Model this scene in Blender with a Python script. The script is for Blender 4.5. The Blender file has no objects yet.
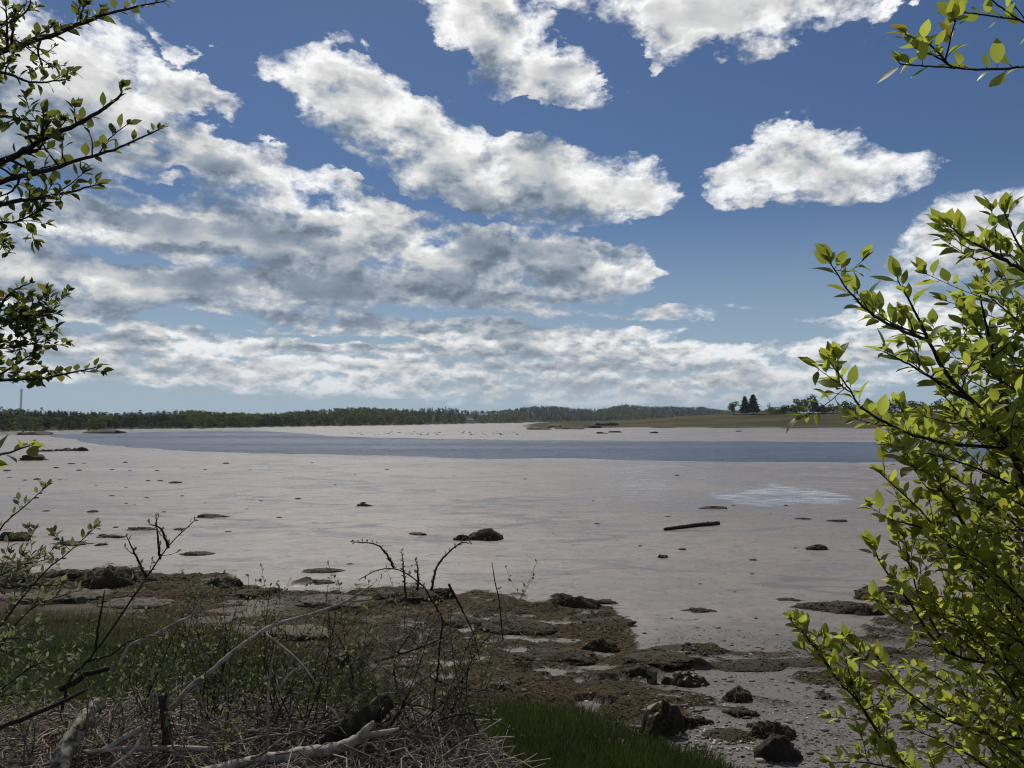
import bpy, bmesh, math, random
import numpy as np
from mathutils import Vector, Matrix, Euler, noise as mnoise

# ------------------------------------------------------------------ camera, sky, sun, exposure
S = bpy.context.scene
COL = S.collection
EYE = Vector((0.0, 0.0, 5.0))
FPX = 745.0                       # focal length in pixels of the 1024 px frame
PITCH = math.atan((420.5 - 384.0) / FPX)
cam_d = bpy.data.cameras.new('camera'); cam = bpy.data.objects.new('camera', cam_d); COL.objects.link(cam)
cam.location = EYE; cam.rotation_euler = (math.pi / 2 + PITCH, 0, 0)
cam_d.sensor_width = 36.0; cam_d.lens = FPX / 1024 * 36.0
cam_d.clip_start = 0.05; cam_d.clip_end = 60000.0
cam_d.dof.use_dof = True; cam_d.dof.focus_distance = 14.0; cam_d.dof.aperture_fstop = 20.0
S.camera = cam
S.render.engine = 'CYCLES'
S.cycles.use_denoising = True; S.cycles.filter_width = 1.05
S.cycles.max_bounces = 6; S.cycles.diffuse_bounces = 2; S.cycles.glossy_bounces = 2
S.cycles.transmission_bounces = 3; S.cycles.transparent_max_bounces = 6; S.cycles.caustics_reflective = False
S.view_settings.view_transform = 'Standard'; S.view_settings.look = 'None'
S.view_settings.gamma = 1.0; S.view_settings.exposure = 0.02; S.view_settings.use_curve_mapping = False
SUN_EL, SUN_AZ = math.radians(50), math.radians(-14)     # azimuth from +Y, clockwise positive
SUN_DIR = Vector((math.sin(SUN_AZ) * math.cos(SUN_EL), math.cos(SUN_AZ) * math.cos(SUN_EL), math.sin(SUN_EL)))

def ray(px, py):
    xc, yc = (px - 512.0) / FPX, (384.0 - py) / FPX
    c, s = math.cos(PITCH), math.sin(PITCH)
    return Vector((xc, c - yc * s, s + yc * c)).normalized()
def azel(px, py):
    d = ray(px, py); return math.atan2(d.x, d.y), math.asin(d.z)

class NT:
    """small helper for writing node trees"""
    def __init__(s, tree): s.t = tree; s.n = tree.nodes; s.l = tree.links
    def put(s, sock, v):
        if v is None: return
        if isinstance(v, bpy.types.NodeSocket): s.l.new(v, sock)
        else:
            if sock.type == 'RGBA' and not isinstance(v, (int, float)) and len(v) == 3: v = (*v, 1.0)
            sock.default_value = v
    def math(s, op, a, b=None, c=None, clamp=False):
        n = s.n.new('ShaderNodeMath'); n.operation = op; n.use_clamp = clamp
        for i, v in enumerate((a, b, c)): s.put(n.inputs[i], v)
        return n.outputs[0]
    def vmath(s, op, a, b=None, scale=None):
        n = s.n.new('ShaderNodeVectorMath'); n.operation = op
        s.put(n.inputs[0], a); s.put(n.inputs[1], b)
        if scale is not None: s.put(n.inputs['Scale'], scale)
        return n.outputs['Value'] if op in ('DOT_PRODUCT', 'LENGTH') else n.outputs[0]
    def sep(s, v):
        n = s.n.new('ShaderNodeSeparateXYZ'); s.put(n.inputs[0], v); return n.outputs
    def com(s, x, y, z=0.0):
        n = s.n.new('ShaderNodeCombineXYZ')
        for i, v in enumerate((x, y, z)): s.put(n.inputs[i], v)
        return n.outputs[0]
    def noise(s, vec, scale, detail=4, rough=0.5, dist=0.0, dim='3D', color=False, lac=2.0):
        n = s.n.new('ShaderNodeTexNoise'); n.noise_dimensions = dim
        s.put(n.inputs['Vector'], vec); s.put(n.inputs['Scale'], scale); s.put(n.inputs['Detail'], detail)
        s.put(n.inputs['Roughness'], rough); s.put(n.inputs['Distortion'], dist); s.put(n.inputs['Lacunarity'], lac)
        return n.outputs['Color' if color else 'Fac']
    def voro(s, vec, scale, feature='F1', out='Distance', rand=1.0, dim='3D'):
        n = s.n.new('ShaderNodeTexVoronoi'); n.voronoi_dimensions = dim; n.feature = feature
        s.put(n.inputs['Vector'], vec); s.put(n.inputs['Scale'], scale); s.put(n.inputs['Randomness'], rand)
        return n.outputs[out]
    def ss(s, v, lo, hi, a=0.0, b=1.0, kind='SMOOTHSTEP'):
        n = s.n.new('ShaderNodeMapRange'); n.interpolation_type = kind
        for i, q in enumerate((v, lo, hi, a, b)): s.put(n.inputs[i], q)
        return n.outputs[0]
    def mix(s, f, a, b, kind='MIX'):
        n = s.n.new('ShaderNodeMix'); n.data_type = 'RGBA'; n.blend_type = kind
        s.put(n.inputs[0], f); s.put(n.inputs[6], a); s.put(n.inputs[7], b)
        return n.outputs[2]
    def mapping(s, v, loc=(0, 0, 0), rot=(0, 0, 0), scale=(1, 1, 1), kind='POINT'):
        n = s.n.new('ShaderNodeMapping'); n.vector_type = kind
        s.put(n.inputs[0], v); s.put(n.inputs[1], loc); s.put(n.inputs[2], rot); s.put(n.inputs[3], scale)
        return n.outputs[0]

# clouds of the sky: (pixel x, pixel y, half width, half height, tilt in degrees, weight)
CLOUDS = [
    (10, 72, 130, 62, 14, 1.0), (105, 88, 110, 48, 16, 1.0), (195, 108, 75, 30, 14, 0.9), (20, 130, 120, 55, 0, 1.0),
    (120, 155, 85, 26, 8, 0.8), (185, 48, 45, 12, 22, 0.45), 
    (300, 88, 55, 24, 22, 0.75), (360, 105, 75, 40, 24, 1.0), (440, 150, 95, 42, 20, 1.0), (540, 178, 85, 38, 10, 1.0), (625, 195, 62, 27, -4, 1.0),
    (500, 208, 110, 28, 8, 0.8),
    (240, 168, 105, 34, 10, 1.0), (330, 180, 40, 18, 10, 0.7), (140, 218, 150, 30, 6, 1.1), (250, 238, 175, 30, 4, 1.25), (380, 232, 90, 40, 12, 1.0),
    (190, 283, 170, 24, 3, 1.2), (330, 284, 150, 25, 3, 1.2), (60, 262, 120, 28, 4, 1.0),
    (470, 255, 90, 42, 10, 1.0), (560, 262, 95, 38, 4, 1.15), (640, 278, 40, 18, 6, 0.7), (500, 295, 130, 25, 2, 0.9),
    (90, 305, 85, 24, 12, 0.9), (30, 290, 80, 25, 4, 0.9), (295, 318, 50, 18, 4, 0.8), (660, 310, 55, 11, 4, 0.6), (735, 308, 20, 8, 8, 0.5),
    (120, 345, 170, 20, 2, 0.9), (40, 330, 80, 26, 6, 0.8), (400, 325, 90, 22, 3, 0.8), (520, 340, 170, 24, 2, 0.95), (650, 352, 130, 18, 2, 0.85),
    (300, 365, 260, 15, 2, 0.9), (560, 368, 260, 18, 1, 0.9), (740, 378, 160, 24, 0, 0.75), (480, 388, 240, 10, 0, 0.6),
    (100, 368, 170, 9, 1, 0.85), (260, 348, 150, 11, 3, 0.9), (230, 378, 180, 8, 0, 0.75), (60, 350, 110, 12, 4, 0.85), (150, 330, 110, 10, 6, 0.85), (380, 372, 150, 9, 1, 0.8), (150, 362, 110, 7, 0, 0.6), (420, 352, 120, 9, 1, 0.75), (620, 386, 170, 10, 0, 0.75), (330, 384, 160, 7, 0, 0.6), (700, 398, 150, 7, 0, 0.6), (580, 402, 140, 5, 0, 0.5),
    (490, 30, 75, 48, 38, 1.0), (545, 75, 58, 34, 12, 1.0), (440, -5, 50, 28, 30, 0.8), (600, -8, 60, 25, 0, 0.8),
    (720, 8, 115, 46, -2, 1.25), (690, 45, 60, 22, -12, 0.8), (800, -5, 80, 25, 0, 0.9), (890, 2, 25, 14, 0, 0.7),
    (785, 168, 92, 29, 4, 1.1), (742, 174, 62, 24, 0, 0.95), (840, 177, 78, 20, 2, 1.0), (900, 168, 42, 9, 0, 0.6), (780, 150, 45, 20, 6, 0.7),
    (965, 242, 80, 36, -4, 1.0), (1040, 250, 80, 52, 0, 1.1), (900, 300, 90, 18, 2, 0.6), (930, 330, 150, 22, 2, 0.9), (850, 355, 120, 18, 0, 0.7),
    (1020, 350, 140, 30, 0, 0.9),
    # gaps of blue between them
    (200, 262, 150, 5, 2, -0.35), (390, 262, 70, 5, 2, -0.3), (110, 196, 90, 6, 6, -0.5), (330, 205, 60, 6, 14, -0.4), (70, 320, 90, 5, 4, -0.5), (200, 352, 120, 4, 0, -0.4), (520, 318, 90, 4, 0, -0.4), (440, 340, 160, 3, 0, -0.3), (500, 360, 200, 3, 0, -0.3), (600, 375, 200, 3, 0, -0.35),
    (235, 70, 60, 22, 25, -0.8), (150, 190, 40, 6, 0, -0.5), (20, 190, 40, 10, 0, -0.4), (420, 310, 60, 6, 0, -0.5), (270, 300, 70, 6, 2, -0.5), (440, 240, 25, 8, 0, -0.6), (590, 305, 60, 5, 0, -0.5), (700, 290, 60, 14, 0, -0.7), (800, 268, 60, 44, 0, -0.9), (880, 222, 40, 22, 0, -0.6), (850, 330, 60, 8, 0, -0.4),
    (262, 118, 40, 16, 25, -0.7), (215, 128, 50, 10, 6, -0.6), (300, 150, 42, 12, 28, -0.6), (365, 178, 40, 9, 20, -0.6), (180, 178, 60, 6, 0, -0.4), (440, 205, 40, 8, 12, -0.5),
    (475, 222, 55, 8, 2, -0.6), (210, 318, 100, 6, 1, -0.6), (345, 340, 50, 5, 0, -0.5), (520, 240, 60, 5, 0, -0.35), (600, 232, 60, 8, 0, -0.6), (680, 250, 30, 40, 0, -0.6), 
    (620, 322, 50, 5, 0, -0.4), (740, 335, 70, 8, 0, -0.6), (700, 110, 40, 60, 0, -0.8), (560, 130, 70, 16, 12, -0.7), (700, 185, 14, 30, 0, -0.5), (610, 55, 22, 30, 0, -0.8), (430, 75, 30, 30, 0, -0.5),
]
def build_world():
    w = bpy.data.worlds.new('World'); S.world = w; w.use_nodes = True
    w.cycles.sampling_method = 'MANUAL'; w.cycles.sample_map_resolution = 512
    t = NT(w.node_tree); t.n.clear()
    sky = t.n.new('ShaderNodeTexSky'); sky.sky_type = 'NISHITA'; sky.sun_disc = False
    sky.sun_elevation = SUN_EL; sky.sun_rotation = SUN_AZ; sky.altitude = 0
    sky.air_density = 1.0; sky.dust_density = 0.2; sky.ozone_density = 2.0
    geo = t.n.new('ShaderNodeTexCoord').outputs['Generated']
    x, y, z = t.sep(t.vmath('NORMALIZE', geo))
    az = t.math('ARCTAN2', x, y)
    el = t.math('ARCSINE', z)
    # cloud cover: where the clouds are (azimuth, elevation)
    wob = t.noise(t.com(t.math('MULTIPLY', az, 5.0), t.math('MULTIPLY', el, 9.0), 0.0), 1.9, 7, 0.62, color=True)
    wx, wy, _ = t.sep(wob)
    e_ = t.math('ADD', t.math('MAXIMUM', el, 0.0), 0.10)
    amp = t.math('MULTIPLY', e_, 0.32)
    pu = t.math('ADD', az, t.math('MULTIPLY', t.math('SUBTRACT', wx, 0.5), amp))
    pv = t.math('ADD', el, t.math('MULTIPLY', t.math('SUBTRACT', wy, 0.5), t.math('MULTIPLY', amp, 0.7)))
    # beyond the photographed part of the sky: broken cumulus everywhere
    oth = t.noise(t.com(t.math('DIVIDE', x, t.math('MAXIMUM', z, 0.06)), t.math('DIVIDE', y, t.math('MAXIMUM', z, 0.06)), 0), 0.9, 4, 0.55)
    oth = t.ss(oth, 0.48, 0.72)
    side = t.math('MAXIMUM', t.ss(t.math('ABSOLUTE', az), 0.64, 0.8), t.ss(el, 0.56, 0.72))
    def cover(k):                     # k: how far the sample is moved towards the sun, in units of the local cloud size
        v = pv if not k else t.math('MULTIPLY_ADD', e_, k, pv)
        u = pu if not k else t.math('MULTIPLY_ADD', e_, -k * 0.3, pu)
        pos = t.com(u, v, 0.0)
        tot = None
        for (cx, cy, rx, ry, tilt, wgt) in CLOUDS:
            if k and (wgt < 0.75 or ry < 16): continue
            a, e = azel(cx, cy); a2, _ = azel(cx + rx, cy); _, e2 = azel(cx, cy - ry)
            m = t.mapping(pos, (a, e, 0), (0, 0, -math.radians(tilt)), (abs(a2 - a) * 1.42, abs(e2 - e) * 1.42, 1), 'TEXTURE')
            g = t.n.new('ShaderNodeTexGradient'); g.gradient_type = 'SPHERICAL'; t.put(g.inputs[0], m)
            q = t.math('MULTIPLY', g.outputs['Fac'], wgt)
            if wgt < 0: tot = t.math('ADD', tot, q)
            else: tot = q if tot is None else t.math('MAXIMUM', tot, q)
        return t.math('MULTIPLY_ADD', oth, side, t.math('MULTIPLY', tot, t.math('SUBTRACT', 1.0, side)))
    wlow = t.ss(el, 0.08, 0.20, 1.0, 0.0)
    def puff(p, sc, det):
        n = t.n.new('ShaderNodeTexVoronoi'); n.voronoi_dimensions = '2D'; n.feature = 'F1'; n.normalize = True
        t.put(n.inputs['Vector'], p); t.put(n.inputs['Scale'], sc); t.put(n.inputs['Detail'], det); t.put(n.inputs['Roughness'], 0.55); t.put(n.inputs['Lacunarity'], 2.2)
        return n.outputs['Distance']
    def billow(k, detail, pd):
        ex = t.math('MULTIPLY_ADD', e_, k, el) if k else el
        ax = t.math('MULTIPLY_ADD', e_, -0.3 * k, az) if k else az
        ax = t.math('MULTIPLY_ADD', wx, 0.035, ax); ex = t.math('MULTIPLY_ADD', wy, 0.02, ex)
        hi, lo = t.com(ax, t.math('MULTIPLY', ex, 1.55), 0.0), t.com(t.math('MULTIPLY', ax, 2.1), t.math('MULTIPLY', ex, 4.4), 3.0)
        n1 = t.noise(hi, 11.0, detail, 0.56, 0.0, '2D'); n2 = t.noise(lo, 11.0, detail, 0.56, 0.0, '2D')
        v1 = puff(hi, 17.0, pd); v2 = puff(lo, 17.0, max(pd - 1, 0))
        n = t.math('ADD', t.math('MULTIPLY', n1, t.math('SUBTRACT', 1.0, wlow)), t.math('MULTIPLY', n2, wlow))
        v = t.math('ADD', t.math('MULTIPLY', v1, t.math('SUBTRACT', 1.0, wlow)), t.math('MULTIPLY', v2, wlow))
        return t.math('ADD', t.math('MULTIPLY', n, 0.80), t.math('MULTIPLY', t.math('SUBTRACT', 0.70, v), 0.32))
    c0, c1 = cover(0), cover(0.16)
    d0, d1, d2 = billow(0, 7, 3), billow(0.045, 5, 2), billow(0.13, 3, 0)
    fine = t.noise(t.com(az, t.math('MULTIPLY', el, 1.6), 4.0), 75.0, 5, 0.65, 0.0, '2D')
    AMP = 2.5
    def thick(c, d):
        return t.math('ADD', t.math('MULTIPLY', t.math('MINIMUM', c, 1.0), 1.25), t.math('MULTIPLY', t.math('SUBTRACT', d, 0.5), AMP))
    th = t.math('ADD', thick(c0, d0), t.math('MULTIPLY', t.math('SUBTRACT', fine, 0.5), 0.50))
    th = t.math('ADD', th, t.ss(c0, 0.0, 0.16, -0.45, 0.0))
    alpha = t.math('MULTIPLY', t.ss(th, 0.06, 0.84), t.ss(el, 0.006, 0.045, 0.0, 1.0))
    # light: the cloud between this point and the sun dims it; thin parts let light through
    s1, s2 = t.ss(thick(c0, d1), 0.1, 1.5), t.ss(t.math('ADD', t.math('MULTIPLY', t.math('MINIMUM', c1, 1.0), 1.5), t.math('MULTIPLY', t.math('SUBTRACT', d2, 0.5), 1.5)), 0.1, 1.3)
    occ = t.math('ADD', t.math('MULTIPLY', s1, 0.55), t.math('MULTIPLY', s2, 1.55))
    own = t.ss(th, 0.4, 1.9)
    occ = t.math('ADD', occ, t.math('MULTIPLY', own, 0.5))
    br = t.math('MULTIPLY_ADD', t.math('EXPONENT', t.math('MULTIPLY', occ, -0.8)), 0.99, 0.15)
    br = t.math('ADD', br, t.math('MULTIPLY', t.math('SUBTRACT', d0, d1), t.ss(own, 0.15, 0.8, 1.6, 0.35)))
    br = t.math('ADD', br, t.math('MULTIPLY', t.math('SUBTRACT', fine, 0.5), t.ss(own, 0.1, 0.8, 0.3, 0.06)))
    br = t.math('ADD', br, t.ss(el, 0.05, 0.14, 0.12, 0.0))
    br = t.math('SMOOTH_MAX', t.math('MINIMUM', br, 1.0), 0.19, 0.25)
    ccol = t.mix(t.ss(br, 0.25, 0.7), (0.72, 0.90, 1.14), (1.0, 1.0, 1.0))
    ccol = t.vmath('SCALE', ccol, scale=t.math('MULTIPLY', br, CLOUD_L))
    far = t.ss(el, 0.0, 0.16)
    hz = t.vmath('SCALE', t.com(0.92, 1.0, 1.06), scale=CLOUD_L * 0.58)
    ccol = t.mix(t.math('MULTIPLY', t.math('SUBTRACT', 1.0, far), 0.5), ccol, hz)
    skyc = t.mix(1.0, sky.outputs[0], SKY_TINT, 'MULTIPLY')
    skyc = t.mix(t.ss(el, -0.02, 0.30, 0.95, 0.0), skyc, t.vmath('SCALE', t.com(0.72, 0.94, 1.14), scale=4.7))
    out = t.mix(alpha, skyc, ccol)
    bg = t.n.new('ShaderNodeBackground'); t.put(bg.inputs[0], out); bg.inputs[1].default_value = SKY_STR
    o = t.n.new('ShaderNodeOutputWorld'); t.l.new(bg.outputs[0], o.inputs[0])
SKY_STR = 0.1; CLOUD_L = 9.6; SKY_TINT = (0.31, 0.385, 0.485)
build_world()
sun_d = bpy.data.lights.new('sun', 'SUN'); sun_d.energy = 3.2; sun_d.angle = math.radians(0.53); sun_d.color = (1.0, 0.95, 0.87)
sun = bpy.data.objects.new('sun', sun_d); COL.objects.link(sun)
sun.rotation_euler = SUN_DIR.to_track_quat('Z', 'Y').to_euler()

# ------------------------------------------------------------------ helpers for building
RNG = np.random.default_rng(7)
random.seed(7)
def tag(o, label=None, cat=None, group=None, kind=None):
    if label: o['label'] = label
    if cat: o['category'] = cat
    if group: o['group'] = group
    if kind: o['kind'] = kind
    return o
def empty(name, loc):
    o = bpy.data.objects.new(name, None); o.location = loc; o.empty_display_size = 0.1; COL.objects.link(o); return o
def link(name, me, parent=None, loc=None):
    o = bpy.data.objects.new(name, me); COL.objects.link(o)
    if parent is not None: o.parent = parent
    if loc is not None: o.location = loc
    return o
def np_mesh(name, v, faces, mat=None, smooth=True, attrs=None):
    """v (n,3); faces: list of int arrays (m,k); attrs: {name: (n,3|4)}"""
    me = bpy.data.meshes.new(name)
    v = np.asarray(v, np.float32)
    if not isinstance(faces, list): faces = [faces]
    faces = [np.asarray(f, np.int32) for f in faces if len(f)]
    loops = np.concatenate([f.ravel() for f in faces]); cnt = np.concatenate([np.full(len(f), f.shape[1], np.int32) for f in faces])
    me.vertices.add(len(v)); me.vertices.foreach_set('co', v.ravel())
    me.loops.add(len(loops)); me.loops.foreach_set('vertex_index', loops)
    me.polygons.add(len(cnt)); me.polygons.foreach_set('loop_start', np.concatenate([[0], np.cumsum(cnt)[:-1]]).astype(np.int32))
    me.polygons.foreach_set('loop_total', cnt)
    me.polygons.foreach_set('use_smooth', np.full(len(cnt), smooth))
    for k, a in (attrs or {}).items():
        at = me.attributes.new(k, 'FLOAT_COLOR', 'POINT')
        c = np.ones((len(v), 4), np.float32); c[:, :a.shape[1]] = a
        at.data.foreach_set('color', c.ravel())
    me.update(calc_edges=True)
    if mat: me.materials.append(mat)
    return me
class Soup:
    """collects pieces of one mesh"""
    def __init__(s): s.v = []; s.f = {}; s.c = []; s.n = 0
    def add(s, v, faces, col=None):
        v = np.asarray(v, np.float32).reshape(-1, 3)
        for f in (faces if isinstance(faces, list) else [faces]):
            f = np.asarray(f, np.int32); s.f.setdefault(f.shape[1], []).append(f + s.n)
        s.v.append(v); s.n += len(v)
        s.c.append(np.broadcast_to(np.asarray((1, 1, 1) if col is None else col, np.float32), (len(v), 3)))
    def mesh(s, name, mat, smooth=True):
        return np_mesh(name, np.concatenate(s.v), [np.concatenate(x) for x in s.f.values()], mat, smooth, {'tone': np.concatenate(s.c)})
def hash2(ix, iy, seed):
    h = (ix.astype(np.int64) * 374761393 + iy.astype(np.int64) * 668265263 + seed * 1442695041) & 0x7fffffff
    h = ((h ^ (h >> 13)) * 1274126177) & 0x7fffffff
    return ((h ^ (h >> 16)) & 0xffffff) / float(0xffffff)
def vnoise(x, y, seed=0):
    ix, iy = np.floor(x), np.floor(y); fx, fy = x - ix, y - iy
    fx = fx * fx * (3 - 2 * fx); fy = fy * fy * (3 - 2 * fy); ix = ix.astype(np.int64); iy = iy.astype(np.int64)
    a, b, c, d = hash2(ix, iy, seed), hash2(ix + 1, iy, seed), hash2(ix, iy + 1, seed), hash2(ix + 1, iy + 1, seed)
    return (a + (b - a) * fx) * (1 - fy) + (c + (d - c) * fx) * fy
def fbm(x, y, oct=4, seed=0, gain=0.5):
    t = 0; a = 1; n = 0
    for k in range(oct):
        t = t + a * vnoise(x * 2.03 ** k + 17.3 * k, y * 2.03 ** k - 9.1 * k, seed + k); n += a; a *= gain
    return t / n
def sst(x, lo, hi):
    t = np.clip((x - lo) / (hi - lo), 0, 1); return t * t * (3 - 2 * t)
def proj(x, y, z):
    """world -> pixel of the photograph, used to lay out the plan of the shore"""
    c, s = math.cos(PITCH), math.sin(PITCH)
    zz = z - EYE.z; d = y * c + zz * s; d = np.maximum(d, 0.05)
    return 512 + FPX * x / d, 384 - FPX * (-y * s + zz * c) / d
def lin(x, pts):
    return np.interp(x, [p[0] for p in pts], [p[1] for p in pts])

# ------------------------------------------------------------------ the lie of the land
WATER_NEAR = [(-400, 434), (30, 434.6), (70, 439), (110, 444.5), (170, 449.5), (250, 453.5), (400, 457), (512, 459), (700, 460.5), (900, 461), (1500, 462)]
WATER_FAR = [(-400, 433.5), (60, 434), (150, 432), (250, 430.5), (300, 433), (330, 436), (400, 438.5), (512, 440.5), (700, 441.5), (900, 441.5), (1500, 441)]
SHORE_FAR = [(-900, 436), (0, 433), (40, 432.5), (100, 431), (200, 429.8), (256, 428.5), (330, 427), (400, 426), (480, 424), (530, 423.4), (760, 423.2), (1500, 423)]
WOOD_TOP = [(-900, 409), (0, 410.5), (60, 411.5), (130, 413), (180, 411.5), (256, 413.5), (300, 411.5), (330, 409), (350, 408), (400, 410), (450, 408.5), (480, 411), (512, 408.5), (550, 407), (600, 409), (625, 406), (650, 408), (700, 407.5), (725, 410), (760, 412), (1500, 406)]
SPIT_EDGE = [(505, 425.5), (530, 428.3), (560, 429), (600, 427.8), (700, 428.2), (900, 428.8), (1500, 429.5)]
SPIT_TOP = [(520, 425), (535, 423.5), (560, 421.8), (600, 421.2), (640, 419.5), (680, 416.5), (720, 414.2), (745, 413.2), (800, 413), (850, 412), (1000, 410), (1500, 406)]
WEED_EDGE = [(-300, 560), (0, 565), (60, 567), (130, 569), (200, 577), (260, 585), (330, 590), (395, 587), (440, 592), (512, 603), (560, 598), (585, 597), (604, 602), (624, 622), (634, 640), (650, 652), (670, 654), (720, 655), (780, 650), (840, 640), (900, 610), (1024, 590), (1400, 580)]
GRASS_EDGE = [(-300, 600), (0, 605), (60, 608), (120, 612), (180, 618), (260, 634), (340, 662), (400, 692), (430, 708), (520, 702), (600, 712), (660, 735), (740, 770), (800, 800), (1400, 1000)]
HZ = 420.5
def row_dist(py): return 5.0 * FPX / np.maximum(np.asarray(py, float) - HZ, 0.25)
def height(x, y, detail=True):
    x = np.asarray(x, float); y = np.asarray(y, float)
    ys = np.maximum(y, 0.5); px = 512 + FPX * x / ys
    front = y > 1.0
    # near bank, marsh and beach
    left = sst(-x / np.maximum(ys, 2.0), -0.12, 0.12)
    crest, foot = 2.3 + 1.5 * left, 7.2 + 0.9 * left
    bank = sst(y, crest, foot)
    prof = np.interp(y, [-100, 0, 7, 11, 14, 18, 22, 26, 40, 90], [1.35, 1.35, 1.28, 0.95, 0.62, 0.27, 0.12, 0.05, 0.03, 0.02])
    z = prof + (1 - bank) * (3.4 - prof) 
    z = z + (1 - bank) * np.clip(-y, 0, 60) * 0.02
    d_n, d_f = row_dist(lin(px, WATER_NEAR)), row_dist(lin(px, WATER_FAR))
    wob = 0.22 * (fbm(x * 0.04, y * 0.03, 5, 55, 0.65) - 0.5)
    d_n = d_n * (1 + wob); d_f = d_f * (1 + 0.7 * wob)
    ch = sst(y, d_n * 0.985, d_n * 1.08) * (1 - sst(y, d_f * 0.95, d_f * 1.02)) * sst(px, 30, 95) * front
    z = z - 0.35 * ch
    bars = np.exp(-(np.log(np.maximum(y, 1) / d_n) / 0.05) ** 2) + (1 - sst(px, 150, 380)) * sst(px, 20, 60) * np.exp(-(np.log(np.maximum(y, 1) / np.sqrt(d_n * d_f)) / 0.2) ** 2)
    z = z + np.clip(bars, 0, 1) * front * 0.26 * (fbm(x * 0.02, y * 0.035, 5, 56, 0.6) - 0.55)
    # far mud, far shore and its hills
    z = z + 0.10 * sst(y, d_f, d_f * 1.3) * front
    ds = row_dist(lin(px, SHORE_FAR)); dt = ds * 1.45 + 60
    ztop = 5 + (HZ - lin(px, WOOD_TOP) + 3.6 * (fbm(px * 0.022, px * 0 + 3.0, 3, 8) - 0.42)) * dt / FPX - WOOD_H(px)
    z = z + np.maximum(ztop, 1.0) * sst(y, ds, dt) * front + 0.9 * sst(y, ds * 0.985, ds * 1.03) * front
    # grassy spit on the right
    de = row_dist(lin(px, SPIT_EDGE)) * (1 + 0.012 * (vnoise(x * 0.06, y * 0.02, 5) - 0.5)); dr = de * 1.22
    zr = 5 + (HZ - lin(px, SPIT_TOP)) * dr / FPX
    ins = sst(px, 508, 540) * front
    rise = 0.75 * sst(y, de * 0.990, de * 1.02) + (np.maximum(zr - 0.75, 0.2)) * sst(y, de * 1.02, dr)
    z = z + ins * rise * (1 - 0.85 * sst(y, dr * 1.05, dr * 1.5))
    if detail:
        near = 1 - sst(y, 26, 60)
        z = z + near * (0.05 * (fbm(x * 0.7, y * 0.7, 3, 3) - 0.5))
    return z
def WOOD_H(px): return np.interp(px, [-900, 0, 256, 400, 520, 640, 760], [6.0, 6.0, 7.5, 9, 9, 9, 9])
def masks(x, y, z):
    px, py = proj(x, y, z)
    j = (fbm(x * 1.1, y * 1.1, 5, 11, 0.6) - 0.5)
    wy = lin(px, WEED_EDGE) + j * 40
    gy = lin(px, GRASS_EDGE) + j * 22
    weed = sst(py, wy - 3, wy + 4) * (y > 1)
    grass = sst(py, gy - 9, gy + 15) * (y > 1)
    # the beach of gravel at the right, left free of weed
    gr = sst(px + 60 * j, 625, 700) * sst(py, 625, 660)
    pat = fbm(x * 0.55 + 4, y * 0.9, 4, 23)
    bare = gr * sst(pat, 0.43, 0.50) * (1 - 0.85 * np.exp(-((py - 652 - 12 * np.sin(px / 60)) / 9) ** 2))
    bare = np.maximum(bare, 0.9 * sst(fbm(x * 1.7 + 5, y * 2.4, 5, 33, 0.6), 0.565, 0.64) * sst(px, 330, 470) * sst(py, 606, 622))
    bare = np.clip(bare, 0, 1)
    gravel = np.maximum(sst(px + 60 * j, 570, 690) * sst(py + 20 * j, 612, 640), bare * 0.9)
    # pale ledges seen through the weed at the left
    slab = sst(fbm(x * 0.35 + 9, y * 1.5, 4, 41), 0.52, 0.57) * sst(py, 591, 600) * (1 - sst(px, 200, 320)) * weed
    weed = weed * (1 - bare) * (1 - slab)
    gravel = gravel * (1 - slab)
    litter = np.clip(1 - sst(y, 4.4, 5.4) + (y < 1), 0, 1) * np.where(y > 1, 1, 1)
    far = sst(y, row_dist(lin(px, SPIT_EDGE)) * 0.990, row_dist(lin(px, SPIT_EDGE)) * 0.996) * sst(px, 512, 535) * (y > 100) * (1 - sst(y, row_dist(lin(px, SPIT_EDGE)) * 1.45, row_dist(lin(px, SPIT_EDGE)) * 1.6))
    wood = sst(y, row_dist(lin(px, SHORE_FAR)), row_dist(lin(px, SHORE_FAR)) * 1.02) * (y > 100)
    wet = sst(np.exp(-(((px - 765) / 75) ** 2 + ((py - 497) / 8) ** 2)) * 1.1 + (fbm(x * 0.16, y * 0.06, 5, 51, 0.6) - 0.5) * 2.4, 0.45, 0.8) * (1 - weed)
    wn = lin(px, WATER_NEAR) + 3.0 * (fbm(x * 0.03, y * 0.02, 4, 57) - 0.5); wf = lin(px, WATER_FAR)
    rim = (np.exp(-np.abs(py - wn) / 2.2) * 0.8 + np.exp(-np.abs(wf - py) / 1.0) * 0.6) * (y > 60)
    lw = 1 - sst(px, 120, 420); rim = np.maximum(rim, lw * 0.75 * np.exp(-np.maximum(np.abs(py - (wn + wf) / 2) - (wn - wf) / 2, 0) / 5.0) * (y > 60))
    film = sst(fbm(x * 0.045 + 3, y * 0.03, 5, 58), 0.56, 0.66) * sst(px, 520, 680) * (y > 26) * (py < 545) * (py > 462)
    film2 = sst(fbm(x * 0.02, y * 0.05, 5, 59), 0.60, 0.68) * 0.22 * (y > 26)
    wet = np.clip(np.maximum(np.maximum(wet, rim), np.maximum(film * 0.7, film2)), 0, 1)
    return weed, grass, gravel, litter, far, wood, slab, wet

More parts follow.
